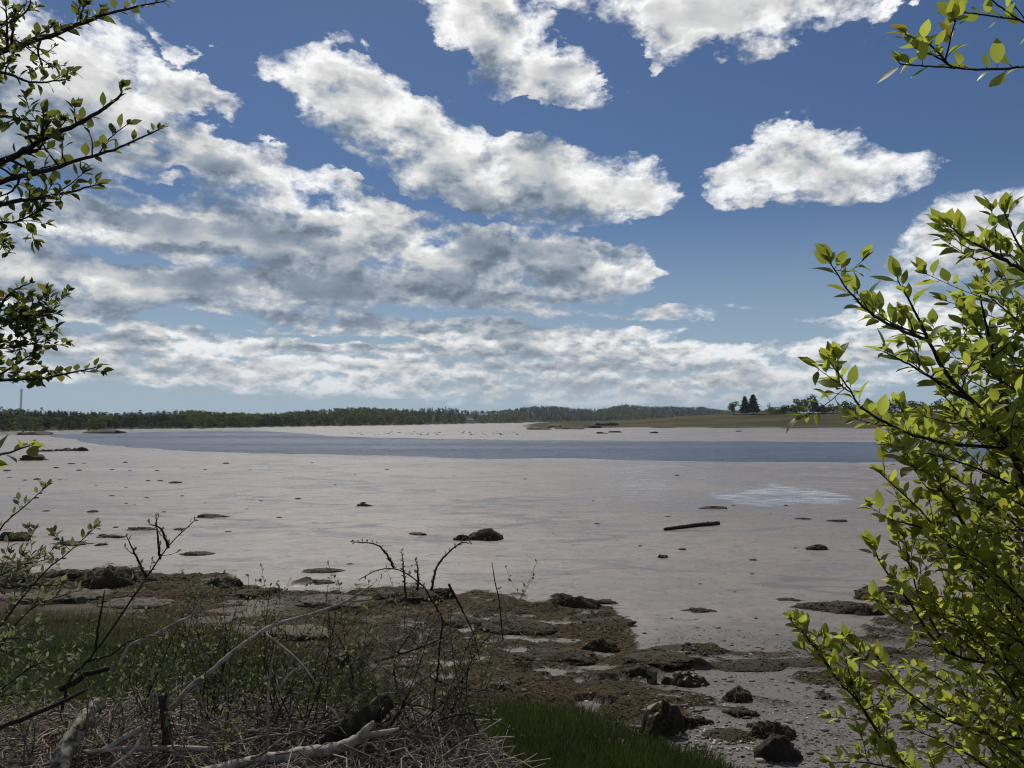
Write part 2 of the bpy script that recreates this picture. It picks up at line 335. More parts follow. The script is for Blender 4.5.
def attr(t, name, ch=None):
    n = t.n.new('ShaderNodeAttribute'); n.attribute_name = name
    if ch is None: return n.outputs['Color']
    return t.sep(n.outputs['Color'])[ch] if False else t.l and _sepc(t, n.outputs['Color'])[ch]
def _sepc(t, c):
    n = t.n.new('ShaderNodeSeparateColor'); t.put(n.inputs[0], c); return n.outputs
def material(name):
    m = bpy.data.materials.new(name); m.use_nodes = True; t = NT(m.node_tree)
    b = t.n['Principled BSDF']; return m, t, b
def bump(t, h, strength, dist, prev=None):
    n = t.n.new('ShaderNodeBump'); t.put(n.inputs['Strength'], strength); t.put(n.inputs['Distance'], dist); t.put(n.inputs['Height'], h)
    if prev is not None: t.put(n.inputs['Normal'], prev)
    return n.outputs[0]
def position(t): return t.n.new('ShaderNodeNewGeometry').outputs['Position']

def ground_material():
    m, t, b = material('shore_ground')
    p = position(t); x, y, z = t.sep(p)
    A = t.n.new('ShaderNodeAttribute'); A.attribute_name = 'm1'; weed, grass, gravel = _sepc(t, A.outputs['Color'])[:3]
    B = t.n.new('ShaderNodeAttribute'); B.attribute_name = 'm2'; litter, far, wood = _sepc(t, B.outputs['Color'])[:3]
    D = t.n.new('ShaderNodeAttribute'); D.attribute_name = 'm3'; slab, wet, _u = _sepc(t, D.outputs['Color'])[:3]
    big = t.noise(t.mapping(p, scale=(0.02, 0.05, 1)), 1.0, 5, 0.55)
    mid = t.noise(t.mapping(p, scale=(0.5, 1.1, 1)), 1.0, 6, 0.6)
    fine = t.noise(p, 14.0, 6, 0.65)
    vf = t.noise(p, 70.0, 4, 0.6)
    mud = t.mix(t.ss(big, 0.38, 0.62), MUD_A, MUD_B)
    mud = t.mix(t.math('MULTIPLY', t.ss(t.noise(t.mapping(p, scale=(0.10, 0.22, 1)), 1.0, 6, 0.62), 0.48, 0.66), 0.5), mud, (0.135, 0.110, 0.094))
    mud = t.mix(t.math('MULTIPLY', t.ss(mid, 0.52, 0.68), 0.35), mud, (0.10, 0.085, 0.07))
    m2 = t.noise(t.mapping(p, scale=(2.2, 3.2, 1)), 1.0, 5, 0.65)
    mud = t.mix(t.math('MULTIPLY', t.ss(m2, 0.50, 0.66), 0.45), mud, (0.085, 0.07, 0.058))
    mud = t.mix(t.math('MULTIPLY', t.ss(m2, 0.44, 0.36), 0.35), mud, (0.24, 0.21, 0.18))
    mud = t.mix(t.math('MULTIPLY', t.ss(fine, 0.58, 0.68), 0.55), mud, (0.05, 0.042, 0.034))
    sp = t.voro(t.mapping(p, scale=(3.2, 2.6, 1)), 1.0); spr = _sepc(t, t.voro(t.mapping(p, scale=(3.2, 2.6, 1)), 1.0, out='Color'))
    speck = t.math('MULTIPLY', t.ss(sp, 0.30, 0.14), t.ss(spr[0], 0.58, 0.64))
    mud = t.mix(t.math('MULTIPLY', speck, 0.75), mud, (0.045, 0.036, 0.028))
    pool = t.math('MULTIPLY', t.ss(t.noise(t.mapping(p, scale=(0.9, 2.6, 1)), 1.0, 4, 0.6), 0.58, 0.64), t.ss(spr[1], 0.2, 0.5))
    rn = t.math('ABSOLUTE', t.math('SUBTRACT', t.noise(t.mapping(p, scale=(0.035, 0.075, 1)), 1.0, 4, 0.55), 0.5))
    runnel = t.math('MULTIPLY', t.ss(rn, 0.010, 0.003), t.ss(big, 0.42, 0.52))
    mud = t.mix(t.math('MULTIPLY', runnel, 0.6), mud, (0.075, 0.062, 0.055))
    wetr = t.math('MAXIMUM', wet, t.math('MULTIPLY', t.ss(rn, 0.030, 0.010), t.ss(y, 24.0, 45.0, 0.15, 0.5)))
    # ridged drain lines and worm casts
    peb = t.voro(p, 26.0); pebc = t.voro(p, 26.0, out='Color'); pr, pg, pb = _sepc(t, pebc)[:3]
    gcol = t.mix(t.ss(pr, 0.1, 0.9), (0.04, 0.036, 0.032), (0.19, 0.17, 0.15))
    gcol = t.mix(t.ss(pg, 0.93, 0.97), gcol, (0.5, 0.48, 0.44))
    gcol = t.mix(t.ss(peb, 0.2, 0.55), gcol, (0.05, 0.043, 0.036))
    gcol = t.mix(t.ss(mid, 0.35, 0.6), gcol, (0.095, 0.08, 0.066))
    wcol = t.mix(t.ss(fine, 0.3, 0.7), (0.014, 0.011, 0.006), (0.064, 0.050, 0.024))
    wcol = t.mix(t.ss(mid, 0.45, 0.65), wcol, (0.048, 0.032, 0.015))
    grcol = t.mix(t.ss(fine, 0.3, 0.7), (0.012, 0.016, 0.006), (0.035, 0.034, 0.016))
    lcol = t.mix(t.ss(fine, 0.35, 0.65), (0.03, 0.024, 0.018), (0.14, 0.12, 0.095))
    scol = t.mix(t.ss(mid, 0.3, 0.7), (0.060, 0.050, 0.035), (0.12, 0.10, 0.072))
    fn = t.noise(t.mapping(p, scale=(0.012, 0.05, 0.3)), 1.0, 6, 0.6)
    fcol = t.mix(t.ss(fn, 0.38, 0.62), (0.042, 0.044, 0.016), (0.085, 0.068, 0.032))
    fcol = t.mix(t.ss(z, 0.5, 1.6), t.mix(t.ss(fn, 0.4, 0.6), (0.085, 0.09, 0.03), (0.04, 0.036, 0.02)), fcol)
    fcol = t.mix(t.ss(z, 0.25, 0.75), (0.018, 0.016, 0.012), fcol)
    c = t.mix(gravel, mud, gcol); c = t.mix(weed, c, wcol); c = t.mix(slab, c, scol)
    c = t.mix(grass, c, grcol); c = t.mix(litter, c, lcol); c = t.mix(far, c, fcol)
    c = t.mix(wood, c, t.mix(far, (0.035, 0.033, 0.022), fcol))
    t.put(b.inputs['Base Color'], c)
    sil = t.ss(mid, 0.40, 0.62)
    rough = t.math('MULTIPLY_ADD', sil, 0.22, MUD_R)
    rough = t.math('SUBTRACT', rough, t.math('MULTIPLY', wetr, 0.28))
    rough = t.math('MAXIMUM', t.math('SUBTRACT', rough, t.math('MULTIPLY', pool, 0.22)), 0.08)
    dry = t.math('MAXIMUM', t.math('MAXIMUM', grass, litter), t.math('MAXIMUM', t.math('MAXIMUM', far, wood), slab))
    rough = t.mix(gravel, t.com(rough, rough, rough), (0.6, 0.6, 0.6)); rough = t.mix(weed, rough, (0.85, 0.85, 0.85)); rough = t.mix(dry, rough, (0.9, 0.9, 0.9))
    t.put(b.inputs['Roughness'], _sepc(t, rough)[0])
    t.put(b.inputs['Specular IOR Level'], t.math('MULTIPLY_ADD', t.math('MAXIMUM', dry, weed), -0.44, 0.5))
    # relief fades with distance, where a pixel covers metres of mud
    near = t.math('MULTIPLY', t.ss(y, 18.0, 90.0, 1.0, 0.05), t.math('MULTIPLY_ADD', wet, -0.9, 1.0))
    nb = bump(t, mid, t.math('MULTIPLY', near, 0.3), 0.05)
    nb = bump(t, m2, t.math('MULTIPLY', near, 0.7), 0.03, nb)
    nb = bump(t, fine, t.math('MULTIPLY', near, 0.85), 0.018, nb)
    nb = bump(t, vf, t.math('MULTIPLY', near, 0.6), 0.005, nb)
    nb = bump(t, peb, t.math('MULTIPLY', t.math('MAXIMUM', gravel, t.math('MULTIPLY', weed, 0.5)), -0.9), 0.03, nb)
    t.put(b.inputs['Normal'], nb)
    return m
MUD_A, MUD_B, MUD_R = (0.145, 0.114, 0.094), (0.205, 0.166, 0.137), 0.36

def build_ground():
    py = np.concatenate([np.arange(422.1, 423, 0.12), np.arange(423, 434, 0.22), np.arange(434, 470, 0.6), np.arange(470, 560, 1.0), np.arange(560, 800, 0.9)])
    ys = np.concatenate([row_dist(py), np.array([3300.0, 2800.0])])
    ys = np.concatenate([ys, np.linspace(9.6, -6, 180), np.array([-10, -20, -45])])
    ys = np.unique(np.round(ys, 3))
    a = np.concatenate([np.arange(-150, 1174, 2.0), 1174 + 3.0 * 1.06 ** np.arange(1, 75), -150 - 3.0 * 1.06 ** np.arange(1, 75)])
    a = np.sort((a - 512) / FPX)
    W = np.sqrt(ys ** 2 + 5.0 ** 2)
    X = a[None, :] * W[:, None]; Y = np.repeat(ys[:, None], len(a), 1)
    X = np.where(np.abs(X) > 1500, np.sign(X) * (1500 + 2300 * (1 - np.exp(-(np.abs(X) - 1500) / 2300))), X)
    Z = height(X, Y)
    ma = masks(X, Y, Z)
    weed, grass, gravel, litter, far, wood, slab, wet = ma
    near = (1 - sst(Y, 30, 60)) * (Y > 4)
    lump = np.maximum(fbm(X * 1.3, Y * 1.3, 3, 61, 0.4) - 0.36, 0) * 0.34
    Z = Z + near * weed ** 2 * (1 - grass) * lump
    Z = Z + near * (0.025 * (fbm(X * 5, Y * 5, 4, 71) - 0.5)) * (0.25 + weed + 0.5 * gravel + litter)
    Z = Z + near * slab * 0.06
    Z = Z + litter * 0.16 * (fbm(X * 2.2, Y * 2.2, 4, 81) - 0.5)
    # runnels and hummocks in the open mud
    Z = Z + (1 - weed) * (1 - sst(Y, 80, 110)) * (Y > 12) * 0.05 * (fbm(X * 0.35, Y * 0.6, 4, 91) - 0.5)
    n, k = X.shape
    v = np.stack([X, Y, Z], -1).reshape(-1, 3)
    i = np.arange(n * k).reshape(n, k)
    f = np.stack([i[:-1, :-1], i[:-1, 1:], i[1:, 1:], i[1:, :-1]], -1).reshape(-1, 4)
    at = {'m1': np.stack([weed, grass, gravel], -1).reshape(-1, 3), 'm2': np.stack([litter, far, wood], -1).reshape(-1, 3), 'm3': np.stack([slab, wet, wet], -1).reshape(-1, 3)}
    o = link('ground', np_mesh('ground', v, f, ground_material(), True, at)); o['kind'] = 'structure'
    return o
GROUND = build_ground()
from mathutils.bvhtree import BVHTree
def _bvh():
    me = GROUND.data; n = len(me.vertices); co = np.empty(n * 3, np.float32); me.vertices.foreach_get('co', co); co = co.reshape(-1, 3)
    fi = np.empty(len(me.polygons) * 4, np.int32); me.loops.foreach_get('vertex_index', fi); fi = fi.reshape(-1, 4)
    return BVHTree.FromPolygons(co.tolist(), fi.tolist())
BV = _bvh()
def on_ground(px, py):
    """the spot of the ground that the photograph shows at a pixel"""
    h = BV.ray_cast(EYE, ray(px, py)); return h[0]
def drop(x, y):
    h = BV.ray_cast(Vector((x, y, 60.0)), Vector((0, 0, -1))); return h[0].z if h[0] else 0.0
def at_depth(px, py, d):
    r = ray(px, py); return EYE + r * (d / r.y)

# ------------------------------------------------------------------ water of the channel
def build_water():
    m, t, b = material('channel_water')
    p = position(t)
    t.put(b.inputs['Base Color'], (0.025, 0.060, 0.135)); b.inputs['Roughness'].default_value = 0.3; b.inputs['IOR'].default_value = 1.33
    w1 = t.noise(t.mapping(p, scale=(0.35, 0.9, 1)), 1.0, 4, 0.55); w2 = t.noise(t.mapping(p, scale=(1.6, 3.5, 1)), 1.0, 4, 0.6)
    gust = t.noise(t.mapping(p, scale=(0.006, 0.03, 1)), 1.0, 4, 0.6)
    nb = bump(t, w1, 1.0, t.ss(gust, 0.3, 0.7, 1.2, 2.4)); nb = bump(t, w2, 1.0, t.ss(gust, 0.3, 0.7, 0.3, 0.7), nb)
    t.put(b.inputs['Normal'], nb)
    pxs = np.concatenate([np.arange(20, 1500, 8.0)])
    a = (pxs - 512) / FPX
    dn, df = row_dist(lin(pxs, WATER_NEAR)) * 0.82, row_dist(lin(pxs, WATER_FAR)) * 1.08
    R = 24; s = np.linspace(0, 1, R)[:, None]
    Y = dn[None] * (1 - s) + df[None] * s; X = a[None] * Y; Z = np.full_like(Y, -0.03)
    i = np.arange(Y.size).reshape(Y.shape)
    f = np.stack([i[:-1, :-1], i[:-1, 1:], i[1:, 1:], i[1:, :-1]], -1).reshape(-1, 4)
    o = link('water', np_mesh('water', np.stack([X, Y, Z], -1).reshape(-1, 3), f, m)); o['kind'] = 'structure'
build_water()

# ------------------------------------------------------------------ trees of the far shore and the spit
def tone_material(name, base, rough=0.9, transl=0.0, var=0.35, spec=0.2, scale=0.0, alt=None):
    """a plain surface whose own colour varies from piece to piece (attribute tone) and by grain"""
    m, t, b = material(name)
    at = t.n.new('ShaderNodeAttribute'); at.attribute_name = 'tone'
    c = t.mix(1.0, base, at.outputs['Color'], 'MULTIPLY')
    if scale:
        g = t.noise(position(t), scale, 5, 0.6)
        c = t.mix(t.ss(g, 0.35, 0.65), c, alt if alt is not None else t.vmath('SCALE', c, scale=1 - var))
    t.put(b.inputs['Base Color'], c); b.inputs['Roughness'].default_value = rough; b.inputs['Specular IOR Level'].default_value = spec
    if transl:
        tr = t.n.new('ShaderNodeBsdfTranslucent'); t.put(tr.inputs[0], c)
        mx = t.n.new('ShaderNodeMixShader'); mx.inputs[0].default_value = transl
        t.l.new(b.outputs[0], mx.inputs[1]); t.l.new(tr.outputs[0], mx.inputs[2])
        t.l.new(mx.outputs[0], t.n['Material Output'].inputs[0])
    return m
M_CONIFER = tone_material('conifer_needles', (0.028, 0.042, 0.020), 0.9, 0.15)
M_LEAFY = tone_material('broadleaf_foliage', (0.070, 0.090, 0.030), 0.85, 0.45)
M_BARK = tone_material('bark', (0.075, 0.062, 0.05), 0.95, 0, 0.5, 0.1, 30.0)

def clump_faces(rng, pts, size, flat=0.0):
    """small irregular leaf-clump triangles round each point"""
    n = len(pts)
    d = rng.normal(size=(n, 3, 3)); d /= np.linalg.norm(d, axis=2, keepdims=True)
    d[:, :, 2] *= (1 - flat)
    v = pts[:, None, :] + d * np.asarray(size).reshape(-1, 1, 1) * rng.uniform(0.6, 1.25, (n, 3, 1))
    return v.reshape(-1, 3), np.arange(n * 3).reshape(n, 3)
def conifer(rng, n=130, slim=0.2, big=1.0):
    """unit-height spruce: whorls of drooping boughs"""
    t = rng.uniform(0.10, 1.0, n) ** 0.8
    r = slim * (1.02 - t) ** (0.85 if big < 1.7 else 0.62) * rng.uniform(0.35, 1.0, n) * (0.78 + 0.3 * np.sin(t * 50))
    a = rng.uniform(0, 2 * math.pi, n)
    p = np.stack([r * np.cos(a), r * np.sin(a), t - 0.18 * r], 1)
    return clump_faces(rng, p, big * (0.03 + 0.05 * (1 - t)), 0.35)
def broadleaf(rng, n=150, w=0.34, base=0.22, big=1.0):
    """unit-height crown of several uneven masses with gaps"""
    k = rng.integers(5, 9) if base > 0 else 14
    c = np.stack([rng.uniform(-w * 0.6, w * 0.6, k), rng.uniform(-w * 0.6, w * 0.6, k), rng.uniform(base + 0.14, 0.84, k) ** (1 if base > 0 else 1.6)], 1)
    s = rng.uniform(0.11, 0.2, k)
    i = rng.integers(0, k, n)
    d = rng.normal(size=(n, 3)); d /= np.linalg.norm(d, axis=1, keepdims=True)
    p = c[i] + d * (s[i] * rng.uniform(0.55, 1.05, n))[:, None]
    return clump_faces(rng, p, np.full(n, 0.065 * big))
def shrubby(rng, n):
    """unit-height shrub: lobes of foliage rising from the ground"""
    k = 18; cx = rng.uniform(-0.42, 0.42, k); cy = rng.uniform(-0.3, 0.3, k); hh = (1 - (cx / 0.55) ** 2) * rng.uniform(0.55, 1.0, k)
    i = rng.integers(0, k, n); t = rng.uniform(0, 1, n) ** 0.7; a = rng.uniform(0, 6.28, n); r = 0.24 * np.sqrt(np.clip(1 - t ** 3, 0, 1)) * rng.uniform(0.5, 1.05, n)
    p = np.stack([cx[i] + r * np.cos(a), cy[i] + r * np.sin(a), t * hh[i]], 1)
    return clump_faces(rng, p, np.full(n, 0.105))
def far_woods():
    rng = np.random.default_rng(21)
    con = [conifer(rng, 100, u, 1.7) for u in (0.2, 0.25, 0.3, 0.22)]; bro = [broadleaf(rng, 110, u, 0.02, 1.6) for u in (0.36, 0.42, 0.38, 0.45)]
    sc, sb = Soup(), Soup()
    N = 7000
    for q in range(N):
        px = rng.uniform(-420, 790) if q < 5200 else rng.uniform(500, 780)
        ds = float(row_dist(lin(px, SHORE_FAR))); dt = ds * 1.45 + 60
        f = rng.uniform(0, 1) ** (1.2 if px < 520 else 0.8)
        d = ds * 1.012 + (dt - ds) * f
        x = (px - 512) / FPX * d
        if abs(px - 470) < 5 and f < 0.5: continue
        zg = float(height(np.array([x]), np.array([d]), False)[0])
        H = float(WOOD_H(px)) * rng.uniform(0.6, 1.05) * (1.25 if rng.random() < 0.06 else 1)
        if f < 0.06: H *= 0.6
        patch = vnoise(np.array([px * 0.03]), np.array([f * 2.0]), 9)[0] + (0.18 if 300 < px < 420 else 0) - (0.2 if px < 60 else 0)
        conf = rng.random() < (0.28 + 0.62 * (patch < 0.55))
        v, fc = (con if conf else bro)[rng.integers(4)]
        a = rng.uniform(0, 6.28); ca, sa = math.cos(a), math.sin(a); wd = rng.uniform(1.0, 1.5) * (1.35 if conf else 1.15)
        w = np.stack([(v[:, 0] * ca - v[:, 1] * sa) * wd * H, (v[:, 0] * sa + v[:, 1] * ca) * wd * H, v[:, 2] * H], 1) + (x, d, zg - 0.05 * H)
        g = rng.uniform(0.7, 1.3); spring = rng.random()
        col = (g, g, g) if conf else (g * (0.8 + 0.9 * spring), g * (0.85 + 0.75 * spring), g * (0.8 + 0.5 * spring))
        (sc if conf else sb).add(w, fc, col)
    tag(link('far_conifer_woods', sc.mesh('far_conifer_woods', M_CONIFER, False)), 'dark spruce woods along the whole far shore of the bay', 'woods', kind='stuff')
    tag(link('far_broadleaf_woods', sb.mesh('far_broadleaf_woods', M_LEAFY, False)), 'paler green broadleaf woods mixed among the spruces on the far shore', 'woods', kind='stuff')
far_woods()

def tube(pts, rad, sides=6, cap=True, jit=0.0, rng=RNG):
    pts = np.asarray(pts, float); rad = np.broadcast_to(np.asarray(rad, float), len(pts))
    n = len(pts)
    tan = np.gradient(pts, axis=0); tan /= np.linalg.norm(tan, axis=1, keepdims=True) + 1e-9
    ref = np.array([0.13, 0.21, 0.97]) if abs(tan[0][2]) < 0.9 else np.array([1.0, 0.1, 0.0])
    u = np.cross(tan, ref); u /= np.linalg.norm(u, axis=1, keepdims=True) + 1e-9
    w = np.cross(tan, u)
    a = np.linspace(0, 2 * math.pi, sides, endpoint=False)
    r = rad[:, None] * (1 + (rng.uniform(-jit, jit, (n, sides)) if jit else 0))
    v = pts[:, None] + r[..., None] * (np.cos(a)[None, :, None] * u[:, None] + np.sin(a)[None, :, None] * w[:, None])
    i = np.arange(n * sides).reshape(n, sides); j = np.roll(i, -1, 1)
    f = [np.stack([i[:-1], j[:-1], j[1:], i[1:]], -1).reshape(-1, 4)]
    v = v.reshape(-1, 3)
    if cap:
        v = np.concatenate([v, pts[:1], pts[-1:]]); c0, c1 = n * sides, n * sides + 1
        f.append(np.stack([j[0], i[0], np.full(sides, c0)], -1)); f.append(np.stack([i[-1], j[-1], np.full(sides, c1)], -1))
    return v, f
def smooth_path(pts, per=6):
    """Catmull-Rom through the points"""
    P = np.asarray(pts, float)
    if len(P) < 3: 
        s = np.linspace(0, 1, per + 1)[:, None]; return P[0] * (1 - s) + P[-1] * s
    Q = np.concatenate([[2 * P[0] - P[1]], P, [2 * P[-1] - P[-2]]]); out = []
    for k in range(1, len(Q) - 2):
        a, b, c, d = Q[k - 1:k + 3]
        for s in np.linspace(0, 1, per, endpoint=False):
            out.append(0.5 * (2 * b + (c - a) * s + (2 * a - 5 * b + 4 * c - d) * s * s + (3 * b - a - 3 * c + d) * s ** 3))
    out.append(P[-1]); return np.array(out)

def spit_tree(kind, px, base, top, wpx, label, cat, group=None, tone=(1, 1, 1), seed=1, n=620):
    rng = np.random.default_rng(seed)
    g = on_ground(px, base) or at_depth(px, base, 600)
    if px > 700 and base < 415:                       # those of the crest of the spit stand on its ridge
        yr = float(row_dist(lin(px, SPIT_EDGE))) * 1.19; xr = (px - 512) / FPX * yr; g = Vector((xr, yr, drop(xr, yr))); base = HZ - (g.z - 5) * FPX / yr
    d = g.y; H = (base - top) * d / FPX; Wd = wpx * d / FPX
    nm = 'conifer_tree' if kind == 'c' else ('broadleaf_tree' if kind == 'b' else 'shrub')
    root = empty(nm, (g.x, g.y, g.z - 0.02 * H)); tag(root, label, cat, group)
    if kind == 'c':
        v, f = conifer(rng, 1100, 0.27, 1.75); v = v * (Wd / 0.36, Wd / 0.36, H)
    else:
        v, f = broadleaf(rng, n, 0.4, 0.2, 1.25) if kind == 'b' else shrubby(rng, int(n * 1.4))
        ext = v[:, :2].max() - v[:, :2].min(); v = v - (0, 0, 0 if kind == 'b' else v[:, 2].min())
        v = v * (Wd / ext, Wd / ext, H / v[:, 2].max())
    s = Soup(); s.add(v, f, tone); link('crown', s.mesh('crown', M_CONIFER if kind == 'c' else M_LEAFY, False), root)
    s = Soup(); 
    if kind == 's':
        for k in range(5):
            q = rng.uniform(-0.3, 0.3, 2) * Wd; s.add(*tube([(q[0] * .2, q[1] * .2, -0.1), (q[0], q[1], H * 0.6)], [0.06, 0.03], 5))
        link('stem', s.mesh('stem', M_BARK), root)
    else:
        s.add(*tube([(0, 0, -0.3), (0.02 * H, 0, H * 0.4), (0, 0.01 * H, H * 0.9)], [0.022 * H, 0.015 * H, 0.004 * H], 7))
        for k in range(5):
            a = rng.uniform(0, 6.28); z = H * rng.uniform(0.3, 0.6); s.add(*tube([(0.01 * H, 0, z), (Wd * .35 * math.cos(a), Wd * .35 * math.sin(a), z + H * .15)], [0.008 * H, 0.003 * H], 5))
        link('trunk', s.mesh('trunk', M_BARK), root)
    return root
spit_tree('c', 744.8, 412.8, 396.2, 8.5, 'dark conifer on the grassy spit, the shorter and left one of the touching pair', 'tree', 'dark conifers on the spit', seed=3)
spit_tree('c', 753.2, 412.9, 394.4, 10.5, 'dark conifer on the grassy spit, the taller and right one of the touching pair', 'tree', 'dark conifers on the spit', seed=4)
spit_tree('b', 733.5, 412.9, 400.2, 12.5, 'pale round broadleaf tree standing just left of the two dark conifers', 'tree', None, (1.5, 1.5, 1.4), 5)
spit_tree('s', 774, 412.6, 405.8, 24, 'yellow green low shrub just right of the two dark conifers', 'shrub', 'shrubs on the spit', (3.2, 2.7, 1.6), 6)
spit_tree('b', 769, 412.3, 401.6, 4.5, 'thin sapling rising out of the yellow green shrub on the spit', 'tree', None, (1.3, 1.2, 1), 7, 140)
spit_tree('s', 787, 411.8, 404.2, 20, 'dark low shrub behind the yellow green shrub on the spit', 'shrub', 'shrubs on the spit', (0.55, 0.6, 0.7), 8)
spit_tree('s', 798, 412.9, 397.8, 17, 'grey green shrub forming the lower left of the tallest shrub clump on the spit', 'shrub', 'shrubs on the spit', (1.4, 1.5, 1.3), 9)
spit_tree('s', 811, 413.2, 393.8, 20, 'grey green feathery shrub, the tallest on the spit', 'shrub', 'shrubs on the spit', (1.3, 1.45, 1.25), 10)
spit_tree('s', 823, 413, 404.0, 16, 'low dark shrub at the right foot of the tallest shrub on the spit', 'shrub', 'shrubs on the spit', (0.7, 0.75, 0.8), 11)
for k, (px, tp, w) in enumerate([(832, 403, 20), (856, 404, 26), (879, 403, 24), (846, 400, 26), (868, 403, 24), (890, 398, 26), (915, 400, 30), (945, 397, 34), (980, 399, 34), (1015, 396, 36)]):
    spit_tree('s', px, 413, tp, w, 'grey green spit shrub half hidden behind the leaves of the nearest bush', 'shrub', 'spit shrubs behind the near bush', (0.95, 1.0, 0.9), 30 + k, 300)
for k, (px, b, tp, w, lab) in enumerate([(638, 419.4, 413.6, 6, 'tiny pale tree at the low end of the spit, the leftmost of three'), (644, 419.4, 415.6, 4.5, 'tiny pale tree at the low end of the spit, the middle and smallest of three'), (651, 419, 415.2, 5, 'tiny pale tree at the low end of the spit, the rightmost of three')]):
    spit_tree('b', px, b, tp, w, lab, 'tree', 'tiny trees at the low end of the spit', (1.7, 1.6, 1.5), 50 + k, 110)

# small house in a gap of the far woods
def house():
    g = on_ground(470, 421.3) or at_depth(470, 421.3, 1100)
    u = g.y / FPX; W, Dp, Hh, R = 6.0 * u, 4.5 * u, 1.7 * u, 1.3 * u
    root = empty('house', (g.x, g.y, g.z - 0.3)); tag(root, 'small white house with a grey roof in a gap of the far woods', 'house')
    mw = tone_material('white_clapboard', (0.72, 0.71, 0.68), 0.7); mr = tone_material('grey_shingles', (0.2, 0.2, 0.21), 0.9); mg = tone_material('window_glass', (0.03, 0.04, 0.05), 0.1)
    def box(a, b): 
        v = [(x, y, z) for x in (a[0], b[0]) for y in (a[1], b[1]) for z in (a[2], b[2])]
        return v, np.array([(0, 1, 3, 2), (4, 6, 7, 5), (0, 4, 5, 1), (2, 3, 7, 6), (0, 2, 6, 4), (1, 5, 7, 3)])
    s = Soup(); s.add(*box((-W/2, 0, 0), (W/2, Dp, Hh)))
    s.add([(-W/2, 0, Hh), (-W/2, Dp, Hh), (-W/2, Dp/2, Hh + R * 0.9), (W/2, 0, Hh), (W/2, Dp, Hh), (W/2, Dp/2, Hh + R * 0.9)], np.array([(0, 2, 1), (3, 4, 5)]))
    link('wall', s.mesh('wall', mw, False), root)
    o = 0.3; s = Soup(); s.add([(-W/2-o, -o, Hh-.15), (W/2+o, -o, Hh-.15), (W/2+o, Dp/2, Hh+R), (-W/2-o, Dp/2, Hh+R), (-W/2-o, Dp+o, Hh-.15), (W/2+o, Dp+o, Hh-.15)], np.array([(0, 1, 2, 3), (3, 2, 5, 4)]))
    link('roof', s.mesh('roof', mr, False), root)
    for k in (-0.3, 0.0, 0.3):
        s = Soup(); s.add(*box((k*W-.5, -0.05, Hh*.35), (k*W+.5, -0.01, Hh*.78))); link('window', s.mesh('window', mg, False), root)
house()

# lattice radio mast beyond the woods at the far left
def mast():
    d = 430.0; x = (21 - 512) / FPX * d; zg = float(height(np.array([x]), np.array([d]), False)[0])
    H = 5 + (HZ - 389.2) * d / FPX - zg
    root = empty('radio_mast', (x, d, zg)); tag(root, 'thin grey lattice radio mast rising above the woods', 'mast')
    ms = tone_material('galvanised_steel', (0.22, 0.22, 0.23), 0.6)
    w = 0.36; cs = [(-w, -w), (w, -w), (w, w), (-w, w)]
    for c in cs:
        s = Soup(); s.add(*tube([(c[0], c[1], -0.5), (c[0], c[1], H)], 0.075, 5)); link('leg', s.mesh('leg', ms), root)
    s = Soup(); n = int(H / 0.8)
    for k in range(n):
        z0, z1 = k * H / n, (k + 1) * H / n
        for q in range(4):
            a, b = cs[q], cs[(q + 1) % 4]
            s.add(*tube([(*a, z1), (*b, z1)], 0.04, 4, False)); s.add(*tube([(*a, z0), (*b, z1)], 0.04, 4, False))
    link('bracing', s.mesh('bracing', ms), root)
    s = Soup(); s.add(*tube([(0, 0, H), (0, 0, H + 1.5)], 0.05, 5)); link('antenna', s.mesh('antenna', ms), root)
mast()

# ------------------------------------------------------------------ rocks
def rock_material(name, weedy, grey=(0.13, 0.12, 0.105), cap=False):
    m, t, b = material(name); tc = t.n.new('ShaderNodeTexCoord').outputs['Object']
    p = position(t)
    n1 = t.noise(p, 5.0, 6, 0.65); n2 = t.noise(p, 28.0, 5, 0.65); 
    weedc = t.mix(t.ss(n2, 0.3, 0.7), (0.013, 0.010, 0.006), (0.060, 0.047, 0.023))
    weedc = t.mix(t.ss(n1, 0.5, 0.65), weedc, (0.040, 0.024, 0.012))
    stone = t.mix(t.ss(n1, 0.35, 0.65), grey, tuple(g * 1.7 for g in grey)); stone = t.mix(t.ss(n2, 0.55, 0.7), stone, tuple(g * 0.6 for g in grey))
    nz = t.sep(t.n.new('ShaderNodeNewGeometry').outputs['Normal'])[2]
    k = t.ss(t.math('ADD', n1, 0.0), 0.5 - weedy * 0.5, 0.56 - weedy * 0.5) if weedy < 1 else 1.0
    if cap: k = t.ss(t.math('ADD', nz, t.math('MULTIPLY', t.math('SUBTRACT', n1, 0.5), 0.8)), 0.80, 0.88, 1.0, 0.0)      # weed hangs on the flanks, the top is bare
    t.put(b.inputs['Base Color'], t.mix(k, stone, weedc)); b.inputs['Roughness'].default_value = 0.8; b.inputs['Specular IOR Level'].default_value = 0.2
    nb = bump(t, n1, 0.6, 0.05); nb = bump(t, n2, 0.9, 0.02, nb); t.put(b.inputs['Normal'], nb)
    return m
M_WEEDROCK = rock_material('weed_covered_rock', 1.0)
M_HALFROCK = rock_material('half_weeded_rock', 0.55)
M_STONE = rock_material('bare_stone', 0.0)
M_PALE = rock_material('pale_stone', 0.0, (0.085, 0.074, 0.055))
M_CAPPED = rock_material('weeded_rock_with_bare_top', 0.5, (0.17, 0.15, 0.105), True)
M_DARK = rock_material('dark_ledge', 0.0, (0.03, 0.028, 0.025))
